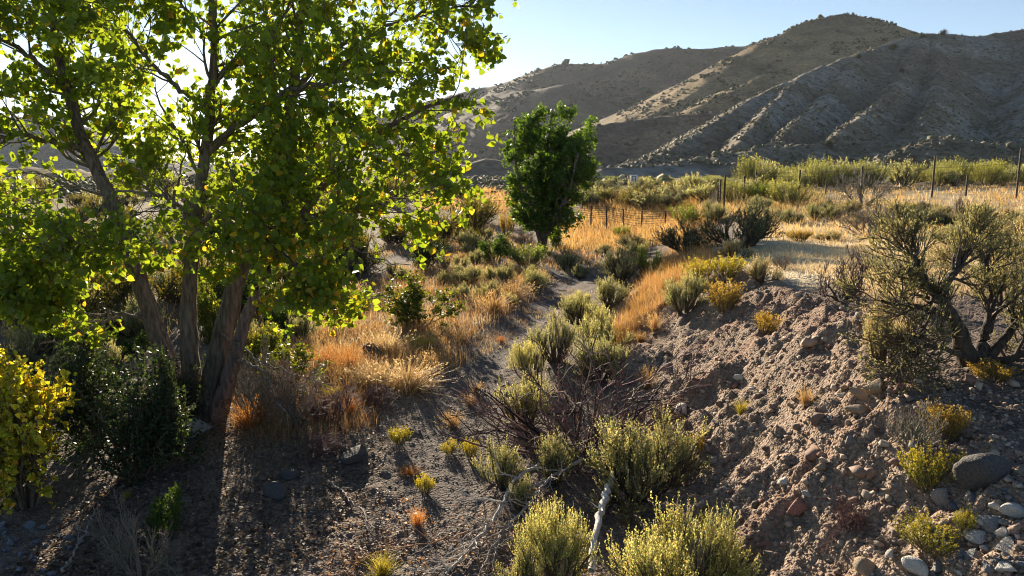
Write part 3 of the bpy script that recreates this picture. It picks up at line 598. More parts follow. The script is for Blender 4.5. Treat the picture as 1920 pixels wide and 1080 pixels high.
# ---------------------------------------------------------------- shrubs and grass clumps seen one by one: (kind, px, py, width, height in photo pixels, label)
SHRUBS = [
 ('sageg', 1205, 935, 260, 150, 'largest grey-green sagebrush in the foreground, right of the dead red-brown tangle'),
 ('sagey', 1042, 1092, 150, 150, 'rounded yellow-green sagebrush left of the white weathered branch'),
 ('sagey', 1275, 1150, 310, 175, 'bright yellow-green shoots of sagebrush cut by the bottom edge of the picture'),
 ('sageg', 985, 1120, 130, 90, 'low green sagebrush clump at the bottom edge below the fallen grey branch'),
 ('sage', 1035, 905, 110, 95, 'silvery sagebrush below the dead tangle, between two yellower ones'),
 ('sageg', 945, 912, 110, 85, 'yellowish sagebrush beside the trail, left end of the foreground row'),
 ('sageg', 980, 800, 120, 100, 'green sagebrush at the left edge of the dead tangle beside the trail'),
 ('sagey', 992, 715, 75, 75, 'bright green upright sagebrush clump at the right edge of the trail'),
 ('sage', 1040, 680, 110, 90, 'grey sagebrush just behind the bright upright clump by the trail'),
 ('sage', 1115, 715, 130, 85, 'grey sagebrush directly behind the dead red-brown tangle'),
 ('sageg', 1120, 665, 130, 85, 'grey-green sagebrush at the foot of the bank above the tangle'),
 ('sage', 1085, 610, 100, 60, 'small grey sagebrush where the trail narrows, right side'),
 ('sage', 1140, 575, 90, 55, 'grey sagebrush at the bank foot beside the orange grass slope'),
 ('sagey', 1085, 585, 55, 40, 'little dark green clump beside the trail bend'),
 ('sage', 975, 960, 60, 70, 'thin upright green sage stems among the fallen grey branches'),
 ('sage', 1280, 588, 105, 75, 'round grey sagebrush with fanning stems on the lip of the bank'),
 ('gold', 1358, 585, 82, 58, 'round golden rabbitbrush on the lip of the bank'),
 ('rabbity', 1312, 540, 68, 55, 'yellow-green rabbitbrush, left of a pair above the bank'),
 ('rabbity', 1362, 528, 80, 48, 'yellow rabbitbrush, right of a pair above the bank'),
 ('rabbitg', 1216, 522, 62, 58, 'vivid green rabbitbrush in the shaded hollow of the wash'),
 ('sagep', 1378, 488, 82, 42, 'pale domed sagebrush on the shoulder of the terrace'),
 ('sagep', 1430, 532, 76, 52, 'pale tufted sagebrush at the near end of the straw strip'),
 ('dead', 1470, 505, 60, 26, 'low dry grey shrub on the edge of the straw strip'),
 ('deadd', 1578, 562, 165, 100, 'bare dark twiggy shrub on top of the bank left of the old sagebrush'),
 ('sagep', 1662, 690, 120, 115, 'pale golden sagebrush left of the old sagebrush trunk'),
 ('gold', 1775, 822, 100, 68, 'golden shrub on the stony slope at right'),
 ('dead', 1715, 845, 140, 100, 'grey dead twiggy shrub left of the golden shrub on the stony slope'),
 ('rabbit', 1735, 915, 105, 80, 'small yellow-green shrub below the grey dead twigs'),
 ('deadp', 1583, 990, 95, 80, 'round brown dead shrub low on the dirt slope'),
 ('rabbit', 1742, 1032, 125, 62, 'low pale yellow shrub near the rocks at lower right'),
 ('rabbit', 1808, 992, 48, 42, 'tiny yellow-green shrub between the grey rocks at lower right'),
 ('gold', 1860, 712, 95, 36, 'low orange-brown mat of dry plants under the old sagebrush'),
 ('tuft', 1213, 728, 36, 52, 'upright dry grass clump on the bank above the white stone'),
 ('tuft', 1228, 618, 40, 42, 'small pale grass clump high on the bank below the round sagebrush'),
 ('tuft', 1200, 640, 34, 26, 'little dry clump on the bank left of the pale one'),
 ('tufty', 1390, 775, 34, 40, 'yellow grass clump growing from a crevice of the dirt bank'),
 ('tuft', 1510, 760, 36, 48, 'dry clump under the eroded overhang of the bank'),
 ('gold', 1435, 625, 60, 40, 'small dry shrub clinging to the middle of the eroded bank'),
 ('tufty', 1320, 985, 40, 42, 'little orange-flecked clump in the shade beside the dirt slope'),
 ('gold', 1310, 850, 30, 40, 'thin dry weed at the foot of the dirt slope'),
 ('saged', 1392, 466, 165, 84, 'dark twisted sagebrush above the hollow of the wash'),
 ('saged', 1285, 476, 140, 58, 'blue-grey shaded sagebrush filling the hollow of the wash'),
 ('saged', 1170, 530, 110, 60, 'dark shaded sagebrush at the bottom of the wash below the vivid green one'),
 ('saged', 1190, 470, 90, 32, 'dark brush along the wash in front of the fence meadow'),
 ('rabbitg', 1165, 448, 40, 26, 'small bright green clump before the wire fence'),
 ('rabbitg', 1290, 428, 70, 44, 'green shrub on the slope right of the wire fence posts'),
 ('sage', 1340, 415, 70, 38, 'grey sagebrush below the corner fence posts'),
 ('gold', 1500, 452, 64, 22, 'low golden shrub at the far edge of the straw strip, left one'),
 ('sagep', 1552, 452, 66, 20, 'low pale shrub at the far edge of the straw strip, right one'),
 ('sage', 1525, 412, 42, 30, 'small grey sagebrush standing alone in the gold grass'),
 ('dead', 1625, 442, 190, 56, 'wide grey twiggy shrub in the middle of the terrace'),
 ('saged', 1735, 428, 130, 42, 'dark brown shrub right of the wide grey twiggy one'),
 ('dead', 1615, 386, 125, 68, 'bare purplish bush standing at a fence post'),
 ('bandy', 1482, 386, 105, 48, 'large yellow-green rabbitbrush left of the purplish bush'),
 ('rabbitg', 1435, 376, 80, 34, 'green shrub beside the large yellow-green one near the fence'),
 ('sage', 1425, 395, 60, 28, 'small grey sagebrush under the green fence shrubs'),
 ('rabbity', 1690, 405, 50, 24, 'small yellow shrub in front of the dark brown one'),
 ('deadd', 1800, 412, 44, 48, 'small black twisted dead shrub on the terrace'),
 ('deadd', 1868, 452, 80, 66, 'small bare tree-like shrub on the terrace at right'),
 ('saged', 1905, 455, 90, 44, 'dark sagebrush at the right edge behind the old one'),
 ('sage', 1790, 462, 100, 45, 'grey sagebrush behind the old sagebrush, near the straw strip'),
 ('sagep', 1840, 505, 190, 90, 'wide pale sagebrush just behind the old sagebrush'),
 ('sagep', 1930, 540, 150, 120, 'pale tall sagebrush at the right edge of the picture'),
 ('leafy', 786, 612, 152, 92, 'yellow-green leafy bush on the grassy rise left of the trail'),
 ('rabbitg', 992, 500, 100, 42, 'bright green mound below the smaller cottonwood'),
 ('leafyg', 930, 492, 74, 52, 'dark green bush left of the bright mound'),
 ('leafyd', 797, 505, 86, 66, 'dark blue-green bush at the edge of the orange grass'),
 ('olive', 878, 452, 120, 85, 'big olive-brown bush left of the smaller cottonwood'),
 ('olive', 830, 460, 90, 60, 'olive bush at the near side of the big olive-brown one'),
 ('olive', 895, 415, 90, 44, 'dark olive bush behind the big olive-brown one'),
 ('gold', 950, 442, 44, 42, 'golden bush touching the left side of the smaller cottonwood'),
 ('sage', 870, 375, 50, 28, 'grey-brown bush on the orange flat beyond the left fence'),
 ('dead', 985, 472, 70, 46, 'thin grey-brown brush at the foot of the smaller cottonwood'),
 ('leafyg', 1040, 468, 34, 40, 'green suckers growing right of the smaller cottonwood trunk'),
 ('leafyy', 55, 950, 260, 265, 'large yellow-leaved bush at the left edge'),
 ('leafyy', -40, 800, 180, 160, 'yellow-green bush half cut by the left edge'),
 ('leafyd', 255, 890, 250, 215, 'dark glossy-leaved bush in front of the cottonwood stems'),
 ('leafyd', 175, 830, 200, 190, 'dark bush between the yellow bush and the cottonwood'),
 ('leafyd', 330, 800, 120, 140, 'dark leafy growth around the foot of the leftmost cottonwood stem'),
 ('dead', 258, 1085, 230, 150, 'grey dead branching shrub at the lower left'),
 ('leafyg', 318, 1005, 75, 95, 'weedy green plant right of the dead grey shrub'),
 ('tufty', 238, 935, 22, 28, 'single bright green sprout above the dead grey shrub'),
 ('rabbity', 748, 832, 54, 32, 'dense yellow-green cushion on the trail, left of three'),
 ('rabbity', 843, 850, 44, 26, 'yellow cushion on the trail, middle of three'),
 ('rabbity', 882, 860, 40, 36, 'yellow cushion on the trail, right of three'),
 ('tufto', 768, 890, 52, 22, 'low orange clump on the trail'),
 ('rabbity', 797, 924, 46, 34, 'small golden cushion on the trail below the orange clump'),
 ('tufty', 718, 1078, 74, 60, 'yellow-green clump at the bottom edge among orange litter'),
 ('tuft', 850, 800, 50, 40, 'dry spiky clump in the middle of the trail'),
 ('tuft', 882, 760, 36, 30, 'dry clump on the trail above the spiky one'),
 ('tuft', 892, 735, 34, 26, 'pale dry clump on the trail near the bend'),
 ('tufto', 940, 642, 26, 18, 'tiny orange clump on the trail'),
 ('tufto', 783, 985, 36, 44, 'thin orange dry stems at the bottom of the trail'),
 ('tuftp', 765, 728, 130, 62, 'large pale blond grass clump beside the trail'),
 ('tuftp', 700, 722, 100, 55, 'blond grass clump left of the largest one'),
 ('tufto', 655, 700, 74, 66, 'orange grass clump left of the dark boulder'),
 ('tuftp', 728, 665, 90, 60, 'blond grass clump behind the dark boulder'),
 ('tufty', 790, 655, 70, 44, 'greenish grass clump below the yellow-green leafy bush'),
 ('tuft', 810, 690, 60, 44, 'tan grass clump at the right end of the blond ones'),
 ('tufto', 610, 690, 70, 55, 'orange-brown grass clump near the hanging leaves'),
 ('tufto', 660, 775, 36, 44, 'small orange clump in the leaf litter'),
 ('tufty', 625, 745, 46, 30, 'little green clump in the leaf litter'),
 ('tuftp', 660, 570, 90, 50, 'white plumed grass behind the hanging cottonwood leaves'),
 ('tuft', 960, 560, 80, 44, 'tan grass clump where the trail narrows, left side'),
 ('tuft', 925, 585, 80, 50, 'tan shaggy grass clump left of the trail bend'),
 ('sage', 1000, 545, 70, 40, 'grey-tan shrub above the trail bend'),
 ('sage', 945, 530, 60, 36, 'grey shrub on the grassy rise below the dark green bush'),
 ('sage', 880, 535, 70, 36, 'grey shrub in the middle of the grassy rise'),
 ('leafy', 505, 700, 90, 90, 'green suckers right of the cottonwood stems'),
 ('leafy', 395, 640, 70, 110, 'light green suckers showing between the cottonwood stems'),
 ('olive', 15, 415, 95, 62, 'yellow-green bush at the left edge in the distance'),
 ('dead', 560, 795, 180, 125, 'brown twiggy undergrowth right of the cottonwood base'),
 ('deadp', 630, 790, 150, 70, 'reddish twiggy undergrowth beside the leaf litter'),
 ('dead', 490, 790, 150, 150, 'dry grey twigs at the right side of the cottonwood stems'),
 ('deadp', 700, 760, 110, 45, 'low brown twigs in front of the blond grass'),
 ('leafy', 545, 745, 130, 95, 'half-dry green undergrowth behind the brown twigs'),
 ('deadp', 600, 850, 120, 50, 'low dark twigs above the dark boulder'),
 ('tufto', 470, 800, 90, 70, 'orange dry brush right of the cottonwood base'),
 ('tuftp', 20, 690, 90, 60, 'pale grass clump at the left edge behind the yellow bush'),
]
for k, px, py, wp, hp, lab in SHRUBS:
    plant_px(k, px, py, wp, hp, lab)
def scatter(kinds, poly, n, w, h, label, group, mind=.5, ref=None, seed=0):
    """further plants of one kind over a photo area; sizes in metres"""
    gg = np.random.default_rng(seed); p = np.asarray(poly, float); lo, hi = p.min(0), p.max(0); got = []
    for _ in range(4000):
        if len(got) >= n: break
        x, y = gg.uniform(lo, hi)
        if not in_poly(np.array([x]), np.array([y]), p)[0]: continue
        q = hit(x, y)[0]
        if any(math.hypot(q[0] - a[0], q[1] - a[1]) < mind for a in got): continue
        got.append(q)
    got.sort(key=lambda q: q[0] / q[1]); OD = ('leftmost', 'second', 'third', 'fourth', 'fifth', 'sixth', 'seventh', 'eighth', 'ninth', 'tenth')
    for i, q in enumerate(got):
        j = len(got) - 1 - i; e = (OD[i] + (' from the left' if i else '')) if i <= min(j, 9) else (('rightmost' if j == 0 else OD[j] + ' from the right') if j < 10 else None)
        if i <= j and i > 9: e = None
        s = gg.uniform(.7, 1.3); plant(kinds[i % len(kinds)], q, w * s, h * s * gg.uniform(.8, 1.2), label + (', ' + e if e else ', mid-row'), group)
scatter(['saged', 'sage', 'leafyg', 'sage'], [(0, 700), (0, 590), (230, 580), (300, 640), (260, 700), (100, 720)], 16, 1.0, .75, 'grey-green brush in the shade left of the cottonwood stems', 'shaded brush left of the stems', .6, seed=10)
scatter(['sage', 'leafyg', 'olive'], [(420, 640), (480, 590), (640, 560), (690, 600), (560, 650), (480, 700)], 9, .8, .6, 'low brush behind the hanging leaves right of the stems', 'low brush right of the stems', .6, seed=12)
LEFT = [(0, 640), (0, 420), (350, 400), (700, 400), (760, 430), (700, 540), (560, 560), (470, 620), (150, 650)]
scatter(['olive', 'leafyg', 'olive'], LEFT, 34, 2.1, 1.5, 'olive-green brush in the thicket behind the big cottonwood', 'olive brush behind the cottonwood', 1.2, seed=1)
scatter(['sage', 'saged', 'sagef'], LEFT, 34, 1.3, .9, 'grey sagebrush in the thicket behind the big cottonwood', 'grey sagebrush behind the cottonwood', .9, seed=2)
scatter(['olive', 'sagef'], [(0, 400), (0, 362), (820, 362), (820, 400)], 30, 3.2, 1.8, 'far grey-olive brush on the left flat below the hills', 'far brush on the left flat', 2, seed=3)
scatter(['saged', 'olive', 'sagef'], [(1090, 390), (1110, 362), (1340, 360), (1320, 388), (1240, 398)], 28, 2.4, 1.15, 'dark rounded brush on the rise beyond the wire fence', 'dark brush beyond the wire fence', 1.4, seed=4)
scatter(['bandg', 'sagef', 'bandy'], [(1360, 385), (1365, 350), (1450, 345), (1520, 350), (1450, 385)], 12, 1.8, 1.1, 'grey-green brush beside the corner posts of the fence', 'brush by the corner posts', 1.3, seed=9)
scatter(['saged', 'sage', 'dead', 'sage'], [(1040, 505), (1100, 472), (1210, 470), (1190, 515), (1100, 535)], 12, .8, .5, 'small dark brush in the hollow below the smaller cottonwood', 'small brush in the hollow', .6, seed=13)
scatter(['olive', 'sage', 'olive'], [(690, 470), (760, 425), (930, 425), (960, 470), (860, 480)], 12, 1.2, .8, 'olive brush on the flat left of the smaller cottonwood', 'olive brush left of the smaller cottonwood', .8, seed=14)
scatter(['sagef', 'rabbitg'], [(1080, 350), (1100, 342), (1400, 338), (1400, 350)], 26, 2.4, .7, 'pale sagebrush on the far flat below the hills', 'pale brush on the far flat', 2, seed=5)
scatter(['bandy', 'bandg', 'sagef', 'bandy'], [(1400, 352), (1420, 340), (1940, 338), (1940, 350)], 60, 2.6, 1.7, 'yellow-green brush in the band behind the tall fence posts', 'yellow-green brush band behind the fence', 1.2, seed=6)
scatter(['sage', 'sagep', 'saged'], [(1440, 425), (1440, 395), (1780, 390), (1920, 410), (1920, 445), (1800, 430)], 26, 1.0, .45, 'small grey shrub scattered over the terrace grass', 'small shrubs on the terrace', 1.2, seed=7)
scatter(['sage', 'tuft', 'sageg'], [(860, 470), (1010, 505), (1060, 520), (1010, 560), (900, 600), (840, 540), (700, 520)], 26, .6, .42, 'small dry tuft on the rise left of the trail', 'small tufts on the rise', .5, seed=8)

# ---------------------------------------------------------------- the old sagebrush with the twisted trunk
b = hit(1822, 684)[0]; Y0 = b[1]
OLD = obj('sagebrush', None, loc=tuple(b), label='old sagebrush with dark twisted trunk and spreading limbs at right', category='sagebrush'); bpy.context.view_layer.update()
OT = [([(1826, 690, 0), (1805, 640, 0), (1790, 600, -.05), (1768, 565, -.1), (1735, 528, -.15), (1690, 500, -.2)], .085, .02), ([(1790, 600, 0), (1745, 580, -.1), (1700, 572, -.2), (1650, 565, -.3)], .04, .01),
      ([(1768, 565, 0), (1775, 530, .1), (1800, 500, .2), (1815, 470, .3), (1830, 440, .3)], .045, .012), ([(1832, 690, 0), (1850, 620, .15), (1860, 560, .3), (1850, 500, .4), (1860, 450, .5)], .06, .015),
      ([(1834, 688, 0), (1880, 640, .1), (1915, 590, .2), (1940, 530, .25)], .05, .015), ([(1826, 688, 0), (1790, 660, -.15), (1740, 650, -.3), (1690, 665, -.4)], .035, .01), ([(1800, 630, 0), (1760, 620, -.1), (1715, 640, -.3), (1680, 690, -.4)], .03, .008),
      ([(1735, 528, -.15), (1720, 490, -.1), (1700, 465, 0), (1690, 450, 0)], .025, .008), ([(1836, 690, 0), (1900, 670, -.2), (1950, 640, -.3), (1990, 600, -.3)], .05, .012)]
TP = []; TR = []
for i, (pl, a, c) in enumerate(OT):
    pl = np.array(pl, float); P = spline(at(pl[:, 0], pl[:, 1], Y0 + pl[:, 2]), 18); P[1:] += g.normal(0, .008, (17, 3)); part('trunk' if i in (0, 3) else 'limb', Geo().add(*bark_tube(P, a, c, .03 if i in (0, 3, 4) else 0, 9, 90 + i), (.075, .06, .05)), M_BARK, OLD, True)
    x, r = resamp(P[3:], np.linspace(a, c, 18)[3:], 10); TP.append(x); TR.append(r)
TP = np.stack(TP); TR = np.stack(TR)
O1, o1, _ = grow(TP, TR, 14, .15, 1, .42, .75, .07, .2, 6, g, .5); O2, o2, _ = grow(O1, o1, 8, .2, 1, .22, .65, .12, .16, 4, g, .55); O3, o3, _ = grow(O2, o2, 4, .3, 1, .12, .5, .3, .1, 3, g, .6)
ge = Geo().add(*tubes(O1, np.maximum(o1, .005), 5), (.085, .065, .055)); ge.add(*tubes(O2, np.maximum(o2, .003), 4), (.10, .08, .06)); ge.add(*tubes(O3, np.maximum(o3, .002), 3), (.15, .13, .08)); part('branch', ge, M_TWIG, OLD)
lf = O3[(g.random(len(O3)) < .25 + .7 * (O3[:, -1, 0] > b[0] - .05) + .6 * (O3[:, -1, 2] > b[2] + .75))]
pos, tan, ix = along(lf, 20, 0, 1.1, g); n = len(pos); V, T, m = leaves(pos, unit(tan + rdir(n, g) * .6 + np.array([0, 0, .2])), rdir(n, g), .02 * g.uniform(.6, 1.3, n), 'slim')
q = g.random((n, 1)); lc = (np.array((.19, .19, .10)) * (1 - q) + np.array((.36, .33, .17)) * q) * (1 + .25 * g.normal(size=len(lf))[ix][:, None])
part('foliage', Geo().add(V, T, rep(np.clip(lc, .02, 1), m)), M_SAGE, OLD, kind='stuff')

# ---------------------------------------------------------------- dead tangle and fallen wood
tb = hit(1095, 850)[0]; ts = (tb[1] * cp - (tb[2] - CAMZ) * sp) / F
TANG = obj('dead_shrub', None, loc=tuple(tb), label='wide dead tangle of bare red-brown branches in the middle foreground', category='dead shrub'); bpy.context.view_layer.update()
A, ar = stems0(44, 9, 1.3, -.01, .18, g, .018, .3, 1.6); A = A * np.array([1.1, .8, .95]) + tb; Bp, br, _ = grow(A, ar, 6, .15, 1, .55, .6, .01, .2, 6, g, .7); Cp, cr, _ = grow(Bp, br, 4, .2, 1, .3, .6, 0, .2, 4, g, .7)
part('stem', Geo().add(*tubes(A, ar, 6), rep(vary((.17, .115, .10), 44, g, .55), 54)), M_TWIG, TANG, True)
ge = Geo().add(*tubes(Bp, np.maximum(br, .0075), 4), rep(vary((.17, .115, .10), len(Bp), g, .6), 24)); ge.add(*tubes(Cp, np.maximum(cr, .0045), 3), rep(vary((.17, .11, .10), len(Cp), g, .45), 12)); part('twig', ge, M_TWIG, TANG, kind='stuff')
def on_ground(pts, lift=.03):
    P = hit(*np.array([q[:2] for q in pts], float).T); P[:, 2] += np.array([q[2] if len(q) > 2 else lift for q in pts]); return P
def fallen(pts, r0, r1, col, label, nb=6, bl=.5, name='fallen_branch', cat='branch', nb2=3):
    P = spline(on_ground(pts), 26); P[1:-1] += g.normal(0, .01, (24, 3)); o = obj(name, None, loc=tuple(P[0]), label=label, category=cat); bpy.context.view_layer.update()
    part('stem', Geo().add(*bark_tube(P, r0, r1, 0, 7, int(pts[0][0])), col), M_TWIG, o, True)
    if nb:
        D1, d1, _ = grow(P[None], np.linspace(r0, r1, 26)[None], nb, .15, 1, bl, .6, .03, .2, 7, g, .6); D2, d2, _ = grow(D1, d1, nb2, .2, 1, bl * .5, .6, .02, .2, 5, g, .6)
        ge = Geo().add(*tubes(D1, np.maximum(d1, .004), 5), col); ge.add(*tubes(D2, np.maximum(d2, .0025), 4), col); part('twig', ge, M_TWIG, o, kind='stuff')
fallen([(1010, 905, .22), (975, 925, .2), (940, 968, .14), (915, 1000, .08), (880, 1040, .05), (835, 1085, .04)], .022, .011, (.48, .44, .39), 'long pale grey fallen branch sweeping toward the bottom edge', 24, .6)
fallen([(1090, 900, .25), (1030, 930, .2), (985, 975, .12), (940, 1010, .06), (905, 1070, .05)], .022, .011, (.38, .34, .30), 'grey forked branch lying right of the long pale one', 20, .5)
fallen([(1000, 1000, .1), (960, 1010, .12), (930, 1050, .1), (925, 1090, .05)], .014, .008, (.26, .22, .19), 'dark curling branch at the bottom edge under the sagebrush', 18, .4)
fallen([(1150, 935, .3), (1136, 968, .26), (1122, 1010, .2), (1112, 1050, .16), (1108, 1090, .1)], .036, .03, (.68, .64, .58), 'white weathered branch standing out between the sagebrushes', 2, .3, nb2=1)
fallen([(615, 905, .03), (640, 925, .03), (660, 950, .04), (680, 965, .05), (690, 1000, .03)], .012, .006, (.34, .29, .25), 'thin curved pale branch on the bare ground below the cottonwood', 5, .25)
fallen([(880, 1000, .03), (820, 1020, .03), (760, 1030, .03), (690, 1050, .03), (640, 1085, .03)], .008, .005, (.36, .19, .09), 'orange-brown strand of dry stems across the bottom of the trail', 14, .35)
fallen([(860, 828, .04), (900, 815, .05), (960, 812, .1), (1000, 800, .16)], .010, .006, (.28, .21, .19), 'thin purplish branch reaching from the tangle onto the trail', 4, .3)
fallen([(520, 770, .05), (560, 760, .08), (610, 752, .06), (660, 770, .03)], .012, .006, (.24, .18, .15), 'dry branch in the brush right of the cottonwood base', 10, .4)
fallen([(120, 1080, .04), (150, 1040, .1), (170, 1010, .14), (180, 985, .16)], .012, .006, (.26, .23, .21), 'grey broken branch at the lower left corner', 3, .25)

# ---------------------------------------------------------------- rocks
def rock_mesh(seed, flat=.7):
    gg = np.random.default_rng(seed); V, T = subdiv(*subdiv(ICO_V, ICO_T)); V = V.copy()
    for _ in range(9):
        nrm = rdir(1, gg)[0]; dd = V @ nrm; c = gg.uniform(.3, .58); V = V - np.outer(np.maximum(dd - c, 0) * .97, nrm)
    V *= 1.4 * (1 + .015 * gg.normal(size=(len(V), 1))); return mesh('rock', V * np.array([1, .8, flat]), T, M_ROCK, np.tile((1, 1, 1), (len(V), 1)))
def tinted(seed, flat, col):
    me = rock_mesh(seed, flat); a = me.color_attributes['Col']; n = len(me.vertices); c = np.ones((n, 4), np.float32); c[:, :3] = col; a.data.foreach_set('color', c.ravel()); return me
RC_ = {'grey': (.24, .23, .22), 'pale': (.52, .49, .44), 'dark': (.085, .078, .075), 'red': (.32, .16, .12), 'tan': (.34, .25, .17), 'blue': (.17, .18, .20)}
ROCKS = {k: [tinted(300 + 7 * i + j, (.6, .75, .5)[j], c) for j in range(3)] for i, (k, c) in enumerate(RC_.items())}
def rock(px, py, wpx, col, label, group=None, tall=1.0, sink=.3):
    p = hit(px, py)[0]; d = p[1] * cp - (p[2] - CAMZ) * sp; s = wpx * d / F / 2; me = ROCKS[col][int(rng.integers(0, 3))]
    o = obj('rock', me, loc=(p[0], p[1], p[2] + s * .5 * tall * (1 - sink)), label=label, category='rock'); o.rotation_euler = (float(rng.normal(0, .15)), float(rng.normal(0, .15)), float(rng.uniform(0, 6.28))); o.scale = (s, s, s * tall)
    if group: o['group'] = group
for a in [(1280, 778, 32, 'pale', 'white stone at the foot of the dirt bank'), (1500, 955, 46, 'red', 'reddish rock low on the dirt slope'), (1512, 930, 26, 'pale', 'small pale stone touching the reddish rock'),
          (695, 668, 36, 'dark', 'dark round boulder among the blond grass'), (668, 862, 56, 'dark', 'dark boulder in the shade left of the trail'), (540, 895, 36, 'dark', 'small dark stone in the leaf litter left of the boulder'),
          (372, 818, 66, 'grey', 'grey rounded rock at the foot of the cottonwood'), (1852, 908, 84, 'dark', 'large dark rock above the grey rocks at lower right'), (1818, 938, 36, 'grey', 'blocky grey rock leaning under the large dark rock'),
          (1770, 938, 42, 'grey', 'flat grey rock left of the blocky one'), (1895, 968, 38, 'pale', 'pale split rock at the right edge'), (1858, 985, 46, 'grey', 'grey slab below the blocky rock'), (1836, 1010, 42, 'pale', 'flat pale-topped slab in the pile at lower right'),
          (1878, 1005, 30, 'grey', 'grey stone right of the pale-topped slab'), (1890, 1035, 46, 'grey', 'ridged grey rock near the lower right corner'), (1888, 1070, 44, 'pale', 'rounded pale rock in the lower right corner'), (1820, 1045, 34, 'grey', 'grey cobble with a lit edge in the lower right pile'),
          (1715, 1075, 42, 'pale', 'pale rock at the bottom edge left of the pile'), (1755, 1070, 28, 'grey', 'grey cobble right of the pale rock at the bottom edge'), (1630, 1070, 46, 'tan', 'tan flat rock at the bottom edge below the brown dead shrub'), (1788, 955, 26, 'blue', 'small blue-grey stone under the flat grey rock'),
          (1600, 775, 40, 'tan', 'tan block jutting from the lip of the bank'), (1610, 745, 34, 'tan', 'tan block above the jutting one on the bank'), (1640, 735, 40, 'tan', 'tan stone at the top of the bank below the pale golden sagebrush'), (1590, 830, 24, 'grey', 'grey stone under the tan blocks'),
          (1722, 716, 14, 'pale', 'tiny white stone under the old sagebrush'), (1660, 838, 32, 'pale', 'pale rock behind the grey dead twigs'), (1245, 955, 24, 'grey', 'grey stone in the shade under the largest sagebrush'), (1255, 972, 18, 'grey', 'small grey stone below the one in the sagebrush shade'),
          (1046, 462, 15, 'pale', 'white rock right of the smaller cottonwood trunk', None, 1.8), (1540, 880, 22, 'tan', 'small tan stone on the dirt slope above the reddish rock'), (1470, 905, 26, 'pale', 'pale flake on the dirt slope left of the reddish rock'), (510, 930, 40, 'dark', 'dark low stone in shade at the left of the trail')]:
    rock(*a)
gg = np.random.default_rng(5)
for i in range(70):
    x, y = gg.uniform(1740, 1920), gg.uniform(880, 1080)
    if y < 900 + (1920 - x) * .5: continue
    rock(x, y, gg.uniform(9, 24), ['grey', 'blue', 'pale', 'grey'][i % 4], 'small grey cobble in the rock pile at lower right', 'cobbles of the rock pile', 1, .4)
for i in range(26):
    rock(gg.uniform(0, 160), gg.uniform(980, 1080), gg.uniform(9, 20), 'blue', 'small bluish cobble in the shaded lower left corner', 'cobbles at lower left', 1, .4)
for i in range(46):
    x = gg.uniform(1330, 1760); y = gg.uniform(620, 1060)
    if y < 600 + (1700 - x) * .25: continue
    rock(x, y, gg.uniform(9, 19), ['tan', 'grey', 'tan', 'red', 'pale'][i % 5], 'small stone lying loose on the dirt slope', 'loose stones on the dirt slope', 1, .3)
# gravel and clods too many to count
_a = np.arange(5) * 2 * math.pi / 5
DOME_V = np.concatenate([[[0, 0, .95]], np.stack([np.cos(_a) * .72, np.sin(_a) * .72, 0 * _a + .62], -1), np.stack([np.cos(_a + .6), np.sin(_a + .6), 0 * _a - .35], -1)])
DOME_T = np.array([t for k in range(5) for t in ([0, 1 + k, 1 + (k + 1) % 5], [1 + k, 6 + k, 1 + (k + 1) % 5], [6 + k, 6 + (k + 1) % 5, 1 + (k + 1) % 5])])
def pebbles(name, P, size, cols, label, seed, sink=.25, cat='gravel'):
    BV, BT = (DOME_V, DOME_T) if cat == 'brush' else (ICO_V, ICO_T); mv = len(BV)
    gg = np.random.default_rng(seed); n = len(P); Vt = BV * np.array([1, .8, .65]); a = gg.uniform(0, 6.283, n); ca, sa = np.cos(a), np.sin(a)
    J = Vt[None] * (1 + (.3 if cat == 'brush' else .34) * gg.normal(size=(n, mv, 1))); X = J[..., 0] * ca[:, None] - J[..., 1] * sa[:, None]; Yy = J[..., 0] * sa[:, None] + J[..., 1] * ca[:, None]
    V = np.stack([X, Yy, J[..., 2]], -1) * size[:, None, None] + P[:, None] + np.array([0, 0, 1]) * (size * (.65 - sink * 1.3) * .6)[:, None, None]
    T = (BT[None] + (np.arange(n) * mv)[:, None, None]).reshape(-1, 3); cc = np.array(cols)[gg.integers(0, len(cols), n)] * (1 + .2 * gg.normal(size=(n, 1)))
    obj(name, Geo().add(V.reshape(-1, 3), T, rep(np.clip(cc, .02, 1), mv)).build(name, M_ROCK), kind='stuff', label=label, category=cat)
def sample(poly, n, seed):
    gg = np.random.default_rng(seed); p = np.asarray(poly, float); lo, hi = p.min(0), p.max(0); xy = gg.uniform(lo, hi, (int(n * (hi - lo).prod() / abs(.5 * np.sum(p[:, 0] * np.roll(p[:, 1], -1) - p[:, 1] * np.roll(p[:, 0], -1))) * 1.05) + 10, 2))
    xy = xy[in_poly(xy[:, 0], xy[:, 1], p)][:n]; return hit(xy[:, 0], xy[:, 1])
BANKP = [(1130, 700), (1260, 600), (1400, 530), (1560, 560), (1640, 600), (1700, 700), (1920, 720), (1920, 1080), (1330, 1080), (1300, 900), (1260, 780)]
P = sample(BANKP, 6500, 21); pebbles('clod_gravel', P, np.random.default_rng(1).lognormal(-4.45, .6, len(P)) * (P[:, 1] / 8) ** .5, [(.25, .18, .14), (.30, .22, .17), (.22, .14, .11), (.34, .28, .22)], 'loose clods and gravel covering the eroded dirt slope', 31)
P = sample([(560, 880), (700, 780), (860, 640), (1000, 560), (1060, 500), (1090, 500), (1020, 620), (960, 740), (920, 860), (930, 1000), (820, 1080), (500, 1080)], 4800, 22)
pebbles('trail_gravel', P, np.random.default_rng(2).lognormal(-5.1, .5, len(P)) * (P[:, 1] / 9) ** .6, [(.15, .125, .11), (.17, .14, .12), (.12, .10, .09), (.15, .12, .11), (.34, .31, .28)], 'dark gravel and chips strewn over the trail', 32, cat='gravel')

